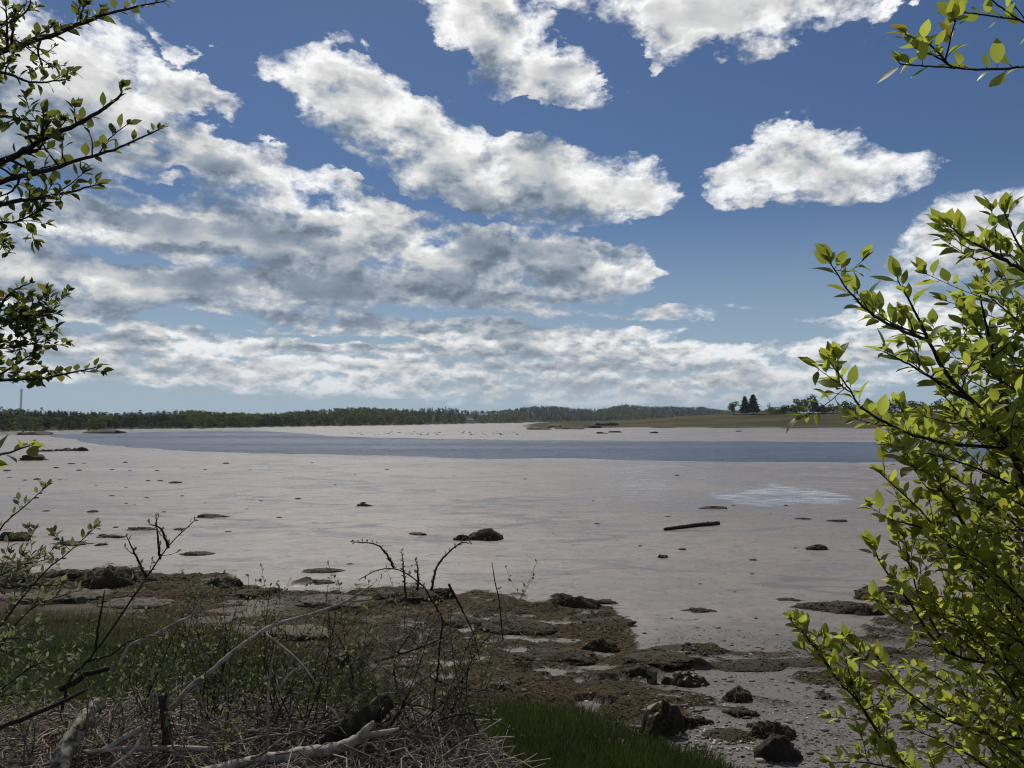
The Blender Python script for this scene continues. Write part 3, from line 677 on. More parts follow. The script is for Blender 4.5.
def rock_mesh(seed, sub=4, rough=0.3, shag=0.05, boxy=0.0):
    bm = bmesh.new(); bmesh.ops.create_icosphere(bm, subdivisions=sub, radius=1.0)
    o = Vector((seed * 7.3, seed * 3.1, seed * 1.7))
    for v in bm.verts:
        n = v.co.normalized()
        if boxy:
            mx = max(abs(n.x), abs(n.y), abs(n.z)); v.co = n.lerp(n / mx, boxy)
        d = 1 + rough * mnoise.fractal(n * 1.3 + o, 1.0, 2.0, 4) + shag * mnoise.fractal(n * 6 + o, 0.7, 2.0, 3)
        v.co *= d
        if v.co.z < -0.25: v.co.z = -0.25 + (v.co.z + 0.25) * 0.2
    me = bpy.data.meshes.new('rock'); bm.to_mesh(me); bm.free()
    me.polygons.foreach_set('use_smooth', [True] * len(me.polygons))
    return me
_rocks = {}
def rock(px, py, w, h, mat, label, group=None, seed=0, boxy=0.0, rough=0.5, shag=0.14, sub=4, rot=None, name='rock', cat='rock', deep=0.62):
    """a rock whose foot the photograph shows at pixel (px, py), w pixels wide and h high"""
    key = (seed, boxy, rough, shag, sub, mat.name)
    if key not in _rocks:
        me = rock_mesh(seed, sub, rough, shag, boxy); me.materials.append(mat); _rocks[key] = me
    g = on_ground(px, py)
    if g is None: return None
    u = g.y / FPX; W = w * u / 2; dep = W * deep; slope = max((py - HZ) / FPX, 0.004)
    H = max(h * u - 2 * dep * slope * 0.6, 0.16 * W, 0.3 * h * u)
    o = link(name, _rocks[key]); o.location = (g.x, g.y + dep * 0.8, 0)
    H = H * (0.95 if any(q in label for q in ('mound', ' mat ', 'flat ', ' low ')) and 'boulder' not in label else 1.45)
    o.location.z = drop(g.x, g.y + dep * 0.8) - 0.40 * H
    o.scale = (W * 1.18, dep * 1.05, H); o.rotation_euler = (0, 0, (seed * 1.3 % 0.6 - 0.3) if rot is None else rot)
    tag(o, label, cat, group); return o
W_, HF = M_WEEDROCK, M_HALFROCK
rock(485, 540.5, 38, 13, W_, 'big domed boulder matted with brown weed, alone on the open mud', None, 1, 0.1, 0.18, 0.10)
rock(463, 540.5, 20, 6, W_, 'low weedy hump touching the left foot of the big domed boulder on the mud', None, 2, 0, 0.3, 0.1)
rock(194, 555.5, 32, 6.5, W_, 'flat oval weedy rock on the mud above the shore weed at left', None, 3, 0, 0.2, 0.1)
rock(212, 517.5, 28, 5, W_, 'long flat dark rock, the one farthest out of the larger flat ones at left', None, 4)
rock(137, 530.5, 24, 4.2, W_, 'flat dark rock on the mud behind the tall budding shrub stem', None, 5)
rock(108, 538, 26, 5, W_, 'dark weedy rock with a low left tail just above the leafy left shoots', None, 6)
rock(66, 545, 32, 5, W_, 'long flat weedy rock behind the leafy shoots at the left edge', None, 7)
rock(9, 541, 30, 8.5, W_, 'dark hump of rock at the very left edge of the mud', None, 8)
rock(322, 573, 42, 8.5, W_, 'flat mossy brown rock, the larger of two just off the weed edge', None, 9, 0, 0.2, 0.1)
rock(318, 584, 26, 6, W_, 'flat mossy brown rock, the smaller of two just off the weed edge', None, 10)
rock(363, 506.5, 15, 4, W_, 'small double-humped dark rock on the mud above the arching bramble', None, 11)
rock(418, 535, 14, 3, W_, 'small thin dark rock left of the big domed boulder', None, 12)
rock(717, 509, 24, 3.4, W_, 'thin dark rock beside the bright wet patch of mud', None, 13)
rock(804, 519.4, 13, 2.6, W_, 'small flat rock, left one of a pair below the wet patch of mud', None, 14)
rock(840, 522, 19, 3.8, W_, 'small flat rock, right one of a pair below the wet patch of mud', None, 15)
rock(819.5, 550, 21, 6.4, W_, 'oval mossy rock on the mud left of the leafy bush', None, 16, 0, 0.15, 0.1)
rock(664, 558, 11, 3.6, W_, 'small dark angular stone below the log on the mud', None, 17)
rock(704, 613, 30, 5, W_, 'low ragged strip of weed and stone at the edge of the gravel', None, 18)
rock(793, 601, 20, 3.4, W_, 'thin dark rock at the edge of the gravel near the bush', None, 19)
rock(574, 608, 44, 17, W_, 'dark weedy rock capping the outer point of the weed bed', None, 20, 0, 0.25, 0.12)
rock(606, 604, 22, 6, W_, 'flat tail of weed on the mud right of the weedy point rock', None, 24, 0, 0.2, 0.12)
rock(612, 621, 42, 8, W_, 'flat weedy rock lying in the notch of pale gravel', None, 21, 0, 0.2, 0.12)
rock(687, 687, 36, 20, M_CAPPED, 'dark rounded rock with a bare pale top patch in the weed line', None, 92, 0.0, 0.35, 0.16)
rock(740, 702, 30, 16, W_, 'small pointed weed-topped rock standing on the gravel', None, 23, 0.1, 0.25, 0.08)
rock(743, 717, 26, 10, W_, 'low reddish brown weedy rock below the pointed rock on the gravel', None, 25)
rock(667, 736, 42, 33, M_CAPPED, 'blocky dark boulder with a pale tilted top at the edge of the grass', None, 26, 0.4, 0.35, 0.08, rot=0.5)
rock(774, 740, 44, 22, W_, 'dark tufted rock behind the nearest black boulder, right of the gravel', None, 27, 0, 0.3, 0.14)
rock(780, 762, 38, 26, M_DARK, 'nearest black rounded boulder at the lower right below the gravel', None, 28, 0.1, 0.28, 0.12)
rock(759, 729, 18, 8, W_, 'small flat-topped dark stone just above the tufted rock', None, 29)
rock(735, 742, 56, 14, W_, 'broad low mat of weed over stones beside the black boulder', None, 32, 0, 0.2, 0.16)
rock(703, 725, 18, 9, W_, 'small dark stone right of the blocky boulder with the pale top', None, 33)
rock(685, 729, 20, 12, W_, 'dark stone leaning on the right side of the blocky boulder', None, 34)
rock(640, 676, 26, 14, W_, 'dark weedy rock in the weed bed beside a grey flat stone', None, 95, 0.0, 0.35, 0.16)
rock(652, 683, 10, 15, M_STONE, 'narrow grey stone tilted against a dark weedy rock', None, 36, 0.4, rot=0.8)
rock(604, 652, 30, 14, W_, 'dark weedy hump at the inner end of the gravel notch', None, 37)
rock(662, 668, 60, 10, W_, 'broad flat mound of weed between two bands of gravel', None, 38, 0, 0.2, 0.15)
rock(682, 651, 56, 11, W_, 'reddish brown flat weed mound at the top of the gravel beach', None, 39, 0, 0.15, 0.15)
rock(760, 672, 70, 12, W_, 'long weed mound running towards the leafy bush', None, 40, 0, 0.2, 0.15)
rock(806, 668, 60, 12, W_, 'long weed mound on the gravel partly behind the bush leaves', None, 41, 0, 0.2, 0.15)
rock(850, 614, 70, 16, W_, 'dark weedy rock behind the leaves, at the mud edge', None, 42, 0, 0.25, 0.12)
rock(912, 604, 80, 20, W_, 'broad dark weedy rock seen through the middle of the bush', None, 43, 0, 0.25, 0.12)
rock(880, 660, 60, 14, W_, 'low weedy rock behind the lower leaves of the bush', None, 44)
rock(970, 640, 70, 18, W_, 'weedy rock behind the bush near the right edge', None, 45)
rock(100, 588, 60, 24, W_, 'largest dark weedy ledge at left with a black hollow under it', None, 46, 0.1, 0.25, 0.1)
rock(60, 580, 50, 12, W_, 'low brown weedy ledge left of the hollowed ledge', None, 47)
rock(132, 584, 44, 13, W_, 'brown weedy ledge right of the hollowed ledge', None, 48)
rock(222, 587, 30, 13, W_, 'dark round weedy rock at the weed edge behind the pale branch', None, 49, 0.1)
rock(20, 588, 60, 18, W_, 'dark weedy ledge at the left edge behind the leafy shoots', None, 50)
rock(250, 598, 50, 14, W_, 'flat weedy rock behind the forked pale branch', None, 51)
rock(405, 600, 60, 16, W_, 'weedy mound behind the arching bramble stems', None, 52, 0, 0.25, 0.12)
rock(440, 598, 26, 9, W_, 'small black rock at the weed edge right of the bramble stems', None, 53)
rock(520, 634, 70, 18, W_, 'brown weedy mound in the middle of the weed bed', None, 54, 0, 0.22, 0.14)
rock(470, 625, 60, 16, W_, 'olive weedy mound right of the dead shrub', None, 55, 0, 0.22, 0.14)
rock(560, 660, 70, 18, W_, 'reddish weedy mound above the near grass', None, 56, 0, 0.22, 0.14)
rock(502, 690, 18, 9, M_STONE, 'grey angular stone in the weed right of the dead shrub', None, 57, 0.4)
rock(348, 668, 22, 16, M_PALE, 'pale wedge of rock behind the dead shrub stems', None, 58, 0.5)
rock(404, 668, 16, 7, M_PALE, 'small pale flat stone behind the dead shrub twigs', None, 59, 0.4)
rock(622, 745, 26, 8, M_PALE, 'flat pale stone at the edge of the near grass', None, 60, 0.4)
rock(330, 608, 64, 8, M_PALE, 'long pale slab of ledge with a dark crack behind the forked branch', None, 61, 0.5, 0.15)
rock(296, 640, 60, 9, M_PALE, 'pale slab of ledge at the top of the grass behind the branch', None, 62, 0.5, 0.15)
rock(128, 608, 60, 9, M_PALE, 'pale slab of ledge below the hollowed weedy ledge', None, 63, 0.5, 0.15)
rock(60, 603, 70, 6, M_PALE, 'long pale ledge above the brown marsh grass at left', None, 64, 0.5, 0.15)
rock(200, 625, 50, 8, M_PALE, 'pale slab of ledge between the grass and the brown weed', None, 65, 0.5, 0.15)
# ledges and islet farther out
for k, (px, py, w, h) in enumerate([(40, 451.5, 10, 3), (48, 451.5, 9, 3.6), (56, 451, 10, 3.6), (65, 450.8, 11, 4), (73, 450.8, 9, 3.4), (81, 451, 10, 5)]):
    rock(px, py, w, h, M_DARK, 'dark rock of the low line of ledge near the left end of the channel', 'dark ledge line on the mud', 70 + k, 0.2, sub=3)
rock(31, 460.5, 22, 6, M_DARK, 'black ledge rock behind the large leaves at the left edge', None, 77, 0.2)
rock(30, 434.8, 40, 3.2, M_DARK, 'low rocky islet under trees off the far left shore', None, 78, 0.2, sub=3)
rock(98, 433.8, 34, 3.5, M_DARK, 'dark rocky point jutting from the far left shore', None, 79, 0.2, sub=3)
for k, (px, b, tp, w, tn) in enumerate([(24, 433.6, 428.6, 10, 0.7), (31, 433.6, 425.8, 12, 0.8), (39, 433.6, 428.2, 12, 0.65), (92, 432.8, 428.0, 14, 0.7), (104, 432.4, 428.6, 12, 0.75)]):
    spit_tree('b', px, b, tp, w, ['small dark tree at the left end of the islet off the far left shore', 'tallest tree, in the middle of the islet off the far left shore', 'small dark tree at the right end of the islet off the far left shore', 'dark tree on the tip of the rocky far left point', 'dark tree at the landward end of the rocky far left point'][k], 'tree', None, (tn, tn, tn), 60 + k, 120)
for k, (px, py, w, h, lab) in enumerate([(541, 429.6, 20, 2.4, 'dark rock at the outer tip of the spit'), (556, 427.2, 14, 3.2, 'grey pointed rock on the tip of the spit'), (570, 429.3, 24, 2.0, 'long dark ledge below the tip of the spit'), (608, 425.6, 22, 4.0, 'black rock on the spit where its grass begins'), (586, 427.6, 24, 3.0, 'brown ledge in the middle of the rocky spit end'), (615, 432.5, 12, 1.6, 'low dark rock on the far mud below the rocky spit'), (602, 433.6, 9, 1.4, 'low dark rock on the far mud, left of two below the rocky spit'), (655, 433.2, 7, 1.4, 'small dark rock on the far mud below the grassy spit'), (739, 431.6, 5, 1.2, 'tiny dark rock on the far mud below the two conifers')]):
    rock(px, py, w, h, M_DARK if k != 1 else M_STONE, lab, None, 80 + k, 0.2, sub=3)

# stones strewn over the open mud
SMALL = [(46, 511, 10), (93, 512, 11), (111.5, 496, 6), (146, 497.5, 5), (148, 481, 5.5), (160, 481, 7), (126, 487.5, 4), (125, 462.5, 5), (112, 470, 5), (130, 470.5, 4), (134, 473, 3), (79, 470.5, 6), (71, 464, 8), (84, 463.6, 5), (56, 468, 6), (7, 471, 9), (10, 477.5, 5), (37, 479.5, 7), (25, 480.3, 5), (60, 480, 5), (66, 480, 4), (157, 471, 5), (126, 503.5, 4), (135, 504.5, 3), (116, 527.5, 6), (101, 545, 12), (136, 569, 17), (33, 563, 9), (226, 463.6, 7), (180, 529.6, 14), (228, 531.5, 8), (298, 499, 7), (279, 517.5, 6), (247, 509, 4), (261, 501, 4), (363, 502.8, 6), (434, 491, 3), (387, 469.5, 4), (335, 485, 4), (355, 474.5, 3), (454, 476, 3.5), (182, 496, 4), (175, 483, 13), (148, 498, 4), (786, 505.6, 5), (733, 505.6, 4), (668, 516.5, 6), (597, 524, 5), (682, 549.6, 9), (753, 560, 9), (795, 548, 5), (677, 475.5, 5), (525, 479, 4), (857, 468, 4), (593, 501, 3), (770, 514, 3), (350, 564, 7), (640, 546, 4), (752, 574, 5), (560, 512, 3), (617, 540, 3), (700, 584, 4), (735, 592, 4), (250, 470, 4), (205, 470, 4), (312, 463, 4), (96, 486, 4), (164, 512, 4), (205, 503, 3), (15, 498, 5), (20, 489, 4)]
_small = []
def strew(spots, label, group, mats, first=0):
    src = []
    for k in range(5):
        me = rock_mesh(200 + first + k, 2, 0.35, 0.08); me.materials.append(mats[k % len(mats)]); src.append(me)
    proto = None
    for k, (px, py, w) in enumerate(spots):
        g = on_ground(px, py)
        if g is None: continue
        if proto is None:
            o = link('stone', src[0]); tag(o, label, 'stone', group); proto = o
        else:
            o = proto.copy(); o.data = src[k % 5]; COL.objects.link(o)
        W = w * g.y / FPX / 2
        o.location = (g.x, g.y, g.z - 0.03 * W); o.scale = (W, W * 0.7, W * (0.22 + 0.25 * ((k * 37) % 10) / 10)); o.rotation_euler = (0, 0, k * 0.7 % 0.8 - 0.4)
strew(SMALL, 'small dark weedy stone lying alone on the open near mud', 'stones strewn over the near mud', [W_, M_DARK])
rng = np.random.default_rng(5)
strew([(rng.uniform(350, 528) , 431.8 + 3.2 * (q % 7) / 7 + rng.uniform(0, 1), rng.uniform(1.5, 3.2)) for q in range(80)], 'tiny dark stone of the band strewn over the pale mud beyond the channel', 'stones beyond the channel', [M_DARK], 10)

# log stranded on the mud
def log():
    a, b = on_ground(664.5, 530.3), on_ground(718.5, 524.6)
    a, b = Vector(a), Vector(b); a.z = drop(a.x, a.y) + 0.05; b.z = drop(b.x, b.y) + 0.07
    P = smooth_path([a, a.lerp(b, .35) + Vector((0, 0.03, .02)), a.lerp(b, .7) + Vector((0, -.02, .03)), b], 8)
    s = Soup(); s.add(*tube(P, np.linspace(0.07, 0.10, len(P)), 9, True, 0.12))
    s.add(*tube([P[18], P[18] + (0.05, 0, 0.16)], [0.03, 0.015], 6)); 
    tag(link('log', s.mesh('log', tone_material('wet_log_wood', (0.035, 0.029, 0.024), 0.8, 0, 0.4, 0.3, 18.0))), 'dark waterlogged log stranded on the open mud', 'log')
log()

# ------------------------------------------------------------------ ground cover of the shore
def ground_samples(n, x0, x1, y0, y1, rng):
    px = rng.uniform(x0, x1, n); py = rng.uniform(y0, y1, n); out = []
    for a, b in zip(px, py):
        g = BV.ray_cast(EYE, ray(a, b))[0]
        if g is not None: out.append(g)
    return np.array(out)
def strips(base, direc, length, width, droop, rng, seg=3, tone=None, side=None):
    """many narrow tapering blades: base (n,3), direction (n,3)"""
    n = len(base); d = direc / np.linalg.norm(direc, axis=1, keepdims=True)
    if side is None:
        side = np.cross(d, rng.normal(size=(n, 3))); 
    side = side / (np.linalg.norm(side, axis=1, keepdims=True) + 1e-9)
    v = np.empty((n, seg + 1, 2, 3))
    for k in range(seg + 1):
        s = k / seg
        c = base + d * (length * s)[:, None]; c[:, 2] -= droop * length * s * s
        w = (width * (1 - s * 0.85))[:, None] * side * 0.5
        v[:, k, 0] = c - w; v[:, k, 1] = c + w
    i = np.arange(n * (seg + 1) * 2).reshape(n, seg + 1, 2)
    f = np.stack([i[:, :-1, 0], i[:, :-1, 1], i[:, 1:, 1], i[:, 1:, 0]], -1).reshape(-1, 4)
    col = None if tone is None else np.repeat(tone, (seg + 1) * 2, 0)
    return v.reshape(-1, 3), f, col
def cover():
    rng = np.random.default_rng(77)
    # rockweed: limp strands lying over the stones
    bpy.context.view_layer.update(); dg = bpy.context.evaluated_depsgraph_get(); P = []; N = []; K = []
    weedy = {M_WEEDROCK.name, M_HALFROCK.name}
    for a, b in zip(rng.uniform(-120, 1150, 95000), rng.uniform(520, 800, 95000)):
        ok, p, nn, _i, ob, _m = S.ray_cast(dg, EYE, ray(a, b))
        if not ok or p.y > 60: continue
        if ob.name == 'ground': P.append(p); N.append(nn); K.append(0)
        elif ob.data.materials and ob.data.materials[0].name in weedy and nn.z > (-1 if ob.data.materials[0].name == M_WEEDROCK.name else -2): P.append(p); N.append(nn); K.append(1 if ob.data.materials[0].name == M_WEEDROCK.name else 0.55)
    P = np.array(P); N = np.array(N); K = np.array(K); M = masks(P[:, 0], P[:, 1], P[:, 2])
    keep = ((K == 0) & (M[0] > rng.uniform(0.15, 1, len(P))) & (M[1] < 0.6)) | (rng.uniform(0, 1, len(P)) < K * (M[1] < 0.95) * 0.9); Q = P[keep]; N = N[keep]
    n = len(Q)
    a = rng.uniform(0, 2 * math.pi, n); u = Q[:, 1] / 14
    d = np.stack([np.cos(a), np.sin(a), rng.uniform(-0.1, 0.35, n)], 1) * 0.8 + N * rng.uniform(0.1, 0.6, n)[:, None]
    g = rng.uniform(0.45, 1.5, n)[:, None]; hue = fbm(Q[:, 0] * 0.7, Q[:, 1] * 0.9, 3, 5)[:, None]
    tone = g * np.where(hue > 0.52, np.array([[1.15, 0.80, 0.55]]), np.array([[0.85, 0.92, 0.72]]))
    v, f, c = strips(Q, d, rng.uniform(0.05, 0.17, n) * np.clip(u, 0.8, 2.2), rng.uniform(0.008, 0.022, n) * np.clip(u, 0.8, 2.2), 0.6, rng, 3, tone)
    s = Soup(); s.v.append(v); s.f[4] = [f]; s.c.append(c); s.n = len(v)
    tag(link('rockweed', s.mesh('rockweed', tone_material('rockweed_strands', (0.062, 0.046, 0.021), 0.6, 0.15))), 'brown rockweed strewn in mats over the stony shore', 'rockweed', kind='stuff')
    # gravel and shell bits
    Q = ground_samples(26000, 420, 1150, 600, 800, rng); M = masks(Q[:, 0], Q[:, 1], Q[:, 2])
    Q = Q[((M[2] > rng.uniform(0.2, 1, len(Q))) | ((M[0] > 0.5) & (rng.uniform(0, 1, len(Q)) < 0.10))) & (M[1] < 0.4)]
    bm = bmesh.new(); bmesh.ops.create_icosphere(bm, subdivisions=1, radius=1.0); bv = np.array([x.co[:] for x in bm.verts]); bf = np.array([[x.index for x in fc.verts] for fc in bm.faces]); bm.free()
    n = len(Q); r = 0.006 * rng.pareto(2.2, n) + 0.007; r = np.minimum(r, 0.055)
    k = bv[None] * rng.uniform(0.7, 1.3, (n, len(bv), 1)) * np.stack([rng.uniform(0.8, 1.4, n), rng.uniform(0.7, 1.2, n), rng.uniform(0.4, 0.8, n)], 1)[:, None] * r[:, None, None] + Q[:, None]
    g = rng.uniform(0.3, 1.5, n)[:, None] * np.where(rng.random(n)[:, None] < 0.06, 2.6, 1.0) * np.array([[1, 0.94, 0.87]])
    s = Soup(); s.v.append(k.reshape(-1, 3)); s.f[3] = [(bf[None] + (np.arange(n) * len(bv))[:, None, None]).reshape(-1, 3)]; s.c.append(np.repeat(g, len(bv), 0)); s.n = n * len(bv)
    tag(link('gravel', s.mesh('gravel', tone_material('beach_gravel', (0.14, 0.125, 0.11), 0.7, spec=0.4))), 'loose grey gravel and shell bits on the small beach', 'gravel', kind='stuff')
    # pale shell fragments below the boulders
    n = 150; px = rng.normal(712, 34, n); py = 738 + rng.normal(0, 9, n) + (px - 712) * 0.12; s = Soup()
    for a, b in zip(px, py):
        g = on_ground(a, b)
        if g is None: continue
        w = bv * (0.03 * rng.uniform(0.5, 1.4), 0.022 * rng.uniform(0.5, 1.4), 0.006) * rng.uniform(0.6, 1.3, (len(bv), 1)); al = rng.uniform(0, 3)
        ty = rng.uniform(-.5, .5); w = np.stack([w[:, 0] * math.cos(al) - w[:, 1] * math.sin(al), w[:, 0] * math.sin(al) + w[:, 1] * math.cos(al), w[:, 2] + w[:, 0] * ty], 1)
        s.add(w + np.array(g) + (0, 0, .012), bf, np.array((1, .97, .9)) * rng.uniform(0.5, 1.2))
    tag(link('shell_fragments', s.mesh('shell_fragments', tone_material('bleached_shell', (0.42, 0.40, 0.35), 0.6))), 'pale broken shells scattered between the boulders and the grass', 'shells', kind='stuff')
    # marsh grass, green below and straw coloured along its upper edge
    Q = ground_samples(90000, -150, 780, 596, 800, rng); M = masks(Q[:, 0], Q[:, 1], Q[:, 2])
    Q = Q[(M[1] > rng.uniform(0.1, 1, len(Q))) & (M[3] < 0.6)]; n = len(Q)
    px, py = proj(Q[:, 0], Q[:, 1], Q[:, 2]); edge = py - lin(px, GRASS_EDGE)
    straw = np.clip(1.3 - edge / 26, 0, 1) * np.clip((430 - px) / 200, 0, 1) + 0.10 > rng.uniform(0, 1, n)
    lean = np.stack([rng.normal(0.12, 0.28, n), rng.normal(-0.05, 0.25, n), np.ones(n)], 1)
    tuft = fbm(Q[:, 0] * 1.5, Q[:, 1] * 1.5, 3, 15)
    L = rng.uniform(0.14, 0.32, n) * (0.55 + 0.9 * tuft) * (0.45 + 0.55 * masks(Q[:, 0], Q[:, 1], Q[:, 2])[1])
    g = rng.uniform(0.6, 1.5, n)[:, None] * (0.6 + 0.8 * tuft[:, None])
    tone = np.where(straw[:, None], np.array([[2.0, 1.25, 1.5]]), np.array([[0.9, 1.0, 0.8]])) * g
    side = np.stack([np.ones(n), rng.normal(0, 0.6, n), np.zeros(n)], 1)
    v, f, c = strips(Q, lean, L, rng.uniform(0.006, 0.012, n), 0.25, rng, 3, tone, side)
    s = Soup(); s.v.append(v); s.f[4] = [f]; s.c.append(c); s.n = len(v)
    tag(link('marsh_grass', s.mesh('marsh_grass', tone_material('grass_blades', (0.050, 0.066, 0.020), 0.7, 0.35))), 'dark green marsh grass with a straw coloured upper fringe below the bank', 'grass', kind='stuff')
    # litter of dead twigs and stalks on the bank
    s = Soup(); T = ground_samples(4200, -120, 520, 660, 830, rng); T = T[(T[:, 1] < 5.1)]
    for p in T[:2600]:
        L = rng.uniform(0.08, 0.42); a = rng.uniform(0, 6.28); e = rng.uniform(-0.25, 0.5)
        d = np.array([math.cos(a), math.sin(a), e]); q = p + (0, 0, rng.uniform(0, 0.07))
        bend = rng.normal(0, 0.12, 3) * L
        g = rng.uniform(0.35, 1.5)
        s.add(*tube([q - d * L / 2, q + bend, q + d * L / 2], np.array([1, .9, .6]) * rng.uniform(0.0016, 0.0055), 4, False), (g, g * .95, g * .9))
    n = 16000; T = ground_samples(n, -120, 500, 660, 830, rng); T = T[T[:, 1] < 5.2]; n = len(T)
    d = rng.normal(size=(n, 3)) * (1, 1, 0.3); g = rng.uniform(0.2, 1.6, n)[:, None] * np.array([[1.05, 0.97, 0.85]])
    v, f, c = strips(T + np.stack([np.zeros(n), np.zeros(n), rng.uniform(0, .05, n)], 1), d, rng.uniform(0.04, 0.22, n), rng.uniform(0.002, 0.006, n), -0.1, rng, 2, g)
    s.add(v, f); s.c[-1] = c
    tag(link('dead_twig_litter', s.mesh('dead_twig_litter', tone_material('dead_stalks', (0.24, 0.21, 0.175), 0.9))), 'tangled litter of dead twigs and stalks on the bank', 'litter', kind='stuff')
cover()

# ------------------------------------------------------------------ leaves
def leaf_material(name, dif, tra, rough=0.42):
    m, t, b = material(name)
    at = t.n.new('ShaderNodeAttribute'); at.attribute_name = 'tone'
    n1 = t.noise(position(t), 60.0, 3, 0.5)
    c = t.mix(1.0, dif, at.outputs['Color'], 'MULTIPLY'); c2 = t.mix(1.0, tra, at.outputs['Color'], 'MULTIPLY')
    c = t.mix(t.ss(n1, 0.4, 0.7, 0, 0.3), c, t.vmath('SCALE', c, scale=0.6))
    t.put(b.inputs['Base Color'], c); b.inputs['Roughness'].default_value = rough; b.inputs['Specular IOR Level'].default_value = 0.35
    tr = t.n.new('ShaderNodeBsdfTranslucent'); t.put(tr.inputs[0], c2)
    mx = t.n.new('ShaderNodeMixShader'); mx.inputs[0].default_value = 0.6
    t.l.new(b.outputs[0], mx.inputs[1]); t.l.new(tr.outputs[0], mx.inputs[2]); t.l.new(mx.outputs[0], t.n['Material Output'].inputs[0])
    return m
M_LEAF = leaf_material('fresh_leaf', (0.080, 0.115, 0.022), (0.46, 0.52, 0.075))
M_LEAF2 = leaf_material('olive_leaf', (0.050, 0.068, 0.022), (0.17, 0.19, 0.04), 0.5)
M_LEAF3 = leaf_material('pale_budding_leaf', (0.15, 0.165, 0.095), (0.18, 0.20, 0.085), 0.6)
M_STEM = tone_material('dark_twig_bark', (0.035, 0.027, 0.022), 0.8, 0, 0.5, 0.25, 40.0)
M_DEADW = tone_material('weathered_deadwood', (0.42, 0.375, 0.32), 0.9, 0, 0.6, 0.1, 22.0)
M_GREYW = tone_material('grey_dead_bark', (0.20, 0.175, 0.145), 0.9, 0, 0.6, 0.1, 30.0)
LT = np.array([0, 0.14, 0.34, 0.56, 0.78, 1.0]); LW = np.array([0.04, 0.30, 0.49, 0.48, 0.29, 0.0])
def add_leaf(s, p, d, up, L, wide, fold, curl, tone):
    d = d / np.linalg.norm(d); sd = np.cross(d, up); sd /= np.linalg.norm(sd) + 1e-9; nn = np.cross(sd, d)
    wv = LW * L * wide
    c = p + d * (LT * L)[:, None] - nn * (curl * L * LT ** 2)[:, None]
    l = c - sd * wv[:, None] + nn * (fold * wv)[:, None]; r = c + sd * wv[:, None] + nn * (fold * wv)[:, None]
    v = np.stack([l, c, r], 1).reshape(-1, 3); i = np.arange(18).reshape(6, 3)
    f = np.concatenate([np.stack([i[:-1, 0], i[:-1, 1], i[1:, 1], i[1:, 0]], -1), np.stack([i[:-1, 1], i[:-1, 2], i[1:, 2], i[1:, 1]], -1)])
    s.add(v, f, tone)
def clothe(stem, leaf, path, r0, r1, size, gap, rng, start=0.0, wide=0.62, tip=4, spread=0.9, tones=None, twigs=0, twig_len=0.2, upb=0.35, minit=0.0, leafless=0.0, sides=6, depth_amp=0.6):
    """stem along a path with alternate leaves, a tuft at its tip, and side twigs clothed the same way"""
    P = np.asarray(path, float); seg = np.linalg.norm(np.diff(P, axis=0), axis=1); cum = np.concatenate([[0], np.cumsum(seg)]); T = cum[-1]
    rad = np.linspace(r0, r1, len(P)); P2 = P + rng.normal(0, 1, P.shape) * rad[:, None] * 0.25
    stem.add(*tube(P2, rad, sides), np.array([1, 1, 1]) * rng.uniform(0.8, 1.2))
    def at(s): return np.array([np.interp(s, cum, P[:, k]) for k in range(3)])
    def tang(s): 
        t = at(min(s + 0.02, T)) - at(max(s - 0.02, 0)); return t / (np.linalg.norm(t) + 1e-9)
    def tonef():
        g = rng.uniform(0.7, 1.25)
        q = rng.random()
        return np.array([1.0, 1.0, 1.0]) * g if q < 0.75 else (np.array([1.12, 1.03, 0.8]) * g if q < 0.985 else np.array([1.3, 0.9, 0.7]) * g * 0.8)
    def leaf_at(p, d, sc=1.0):
        if rng.random() < leafless: return
        up = np.array([rng.normal(0, 0.45), rng.normal(-0.25, 0.45), 1.0])
        L = size * rng.uniform(0.6, 1.25) * sc
        pet = d / np.linalg.norm(d) * L * 0.2
        stem.add(*tube([p, p + pet], 0.0007 + size * 0.006, 3, False))
        add_leaf(leaf, p + pet, d, up, L, wide * rng.uniform(0.8, 1.15), rng.uniform(0.05, 0.55), rng.uniform(-0.1, 0.35), tonef())
    s = start * T + rng.uniform(0, gap); ph = rng.uniform(0, 6.28)
    while s < T:
        t = tang(s); ph += 2.4 + rng.normal(0, 0.4)
        u = np.cross(t, [0.1, 0.2, 0.97]); u /= np.linalg.norm(u) + 1e-9; w = np.cross(t, u)
        side = u * math.cos(ph) + w * math.sin(ph)
        leaf_at(at(s), t * rng.uniform(0.3, 0.8) + side * spread + np.array([0, 0, upb]))
        s += gap * rng.uniform(0.6, 1.5)
    t = tang(T)
    for k in range(tip):
        leaf_at(P[-1], t + rng.normal(0, 0.5, 3) + np.array([0, 0, upb]), rng.uniform(0.6, 1.05))
    for k in range(twigs):
        s = T * rng.uniform(max(start, minit), 0.97); t = tang(s)
        d = t * rng.uniform(0.4, 0.9) + rng.normal(0, 1, 3) * (0.8, depth_amp, 0.7) + np.array([-0.15, 0, upb]); d /= np.linalg.norm(d)
        L = twig_len * rng.uniform(0.5, 1.3); p = at(s)
        q = [p, p + d * L * 0.5 + rng.normal(0, 0.02, 3) * L * 3, p + (d + np.array([0, 0, 0.3 * upb])) * L]
        r = np.interp(s, cum, rad) * 0.55
        clothe(stem, leaf, smooth_path(q, 4), r, max(r * 0.4, 0.0009), size, gap, rng, 0.15, wide, tip, spread, None, 0, 0, upb, 0, leafless, 5)
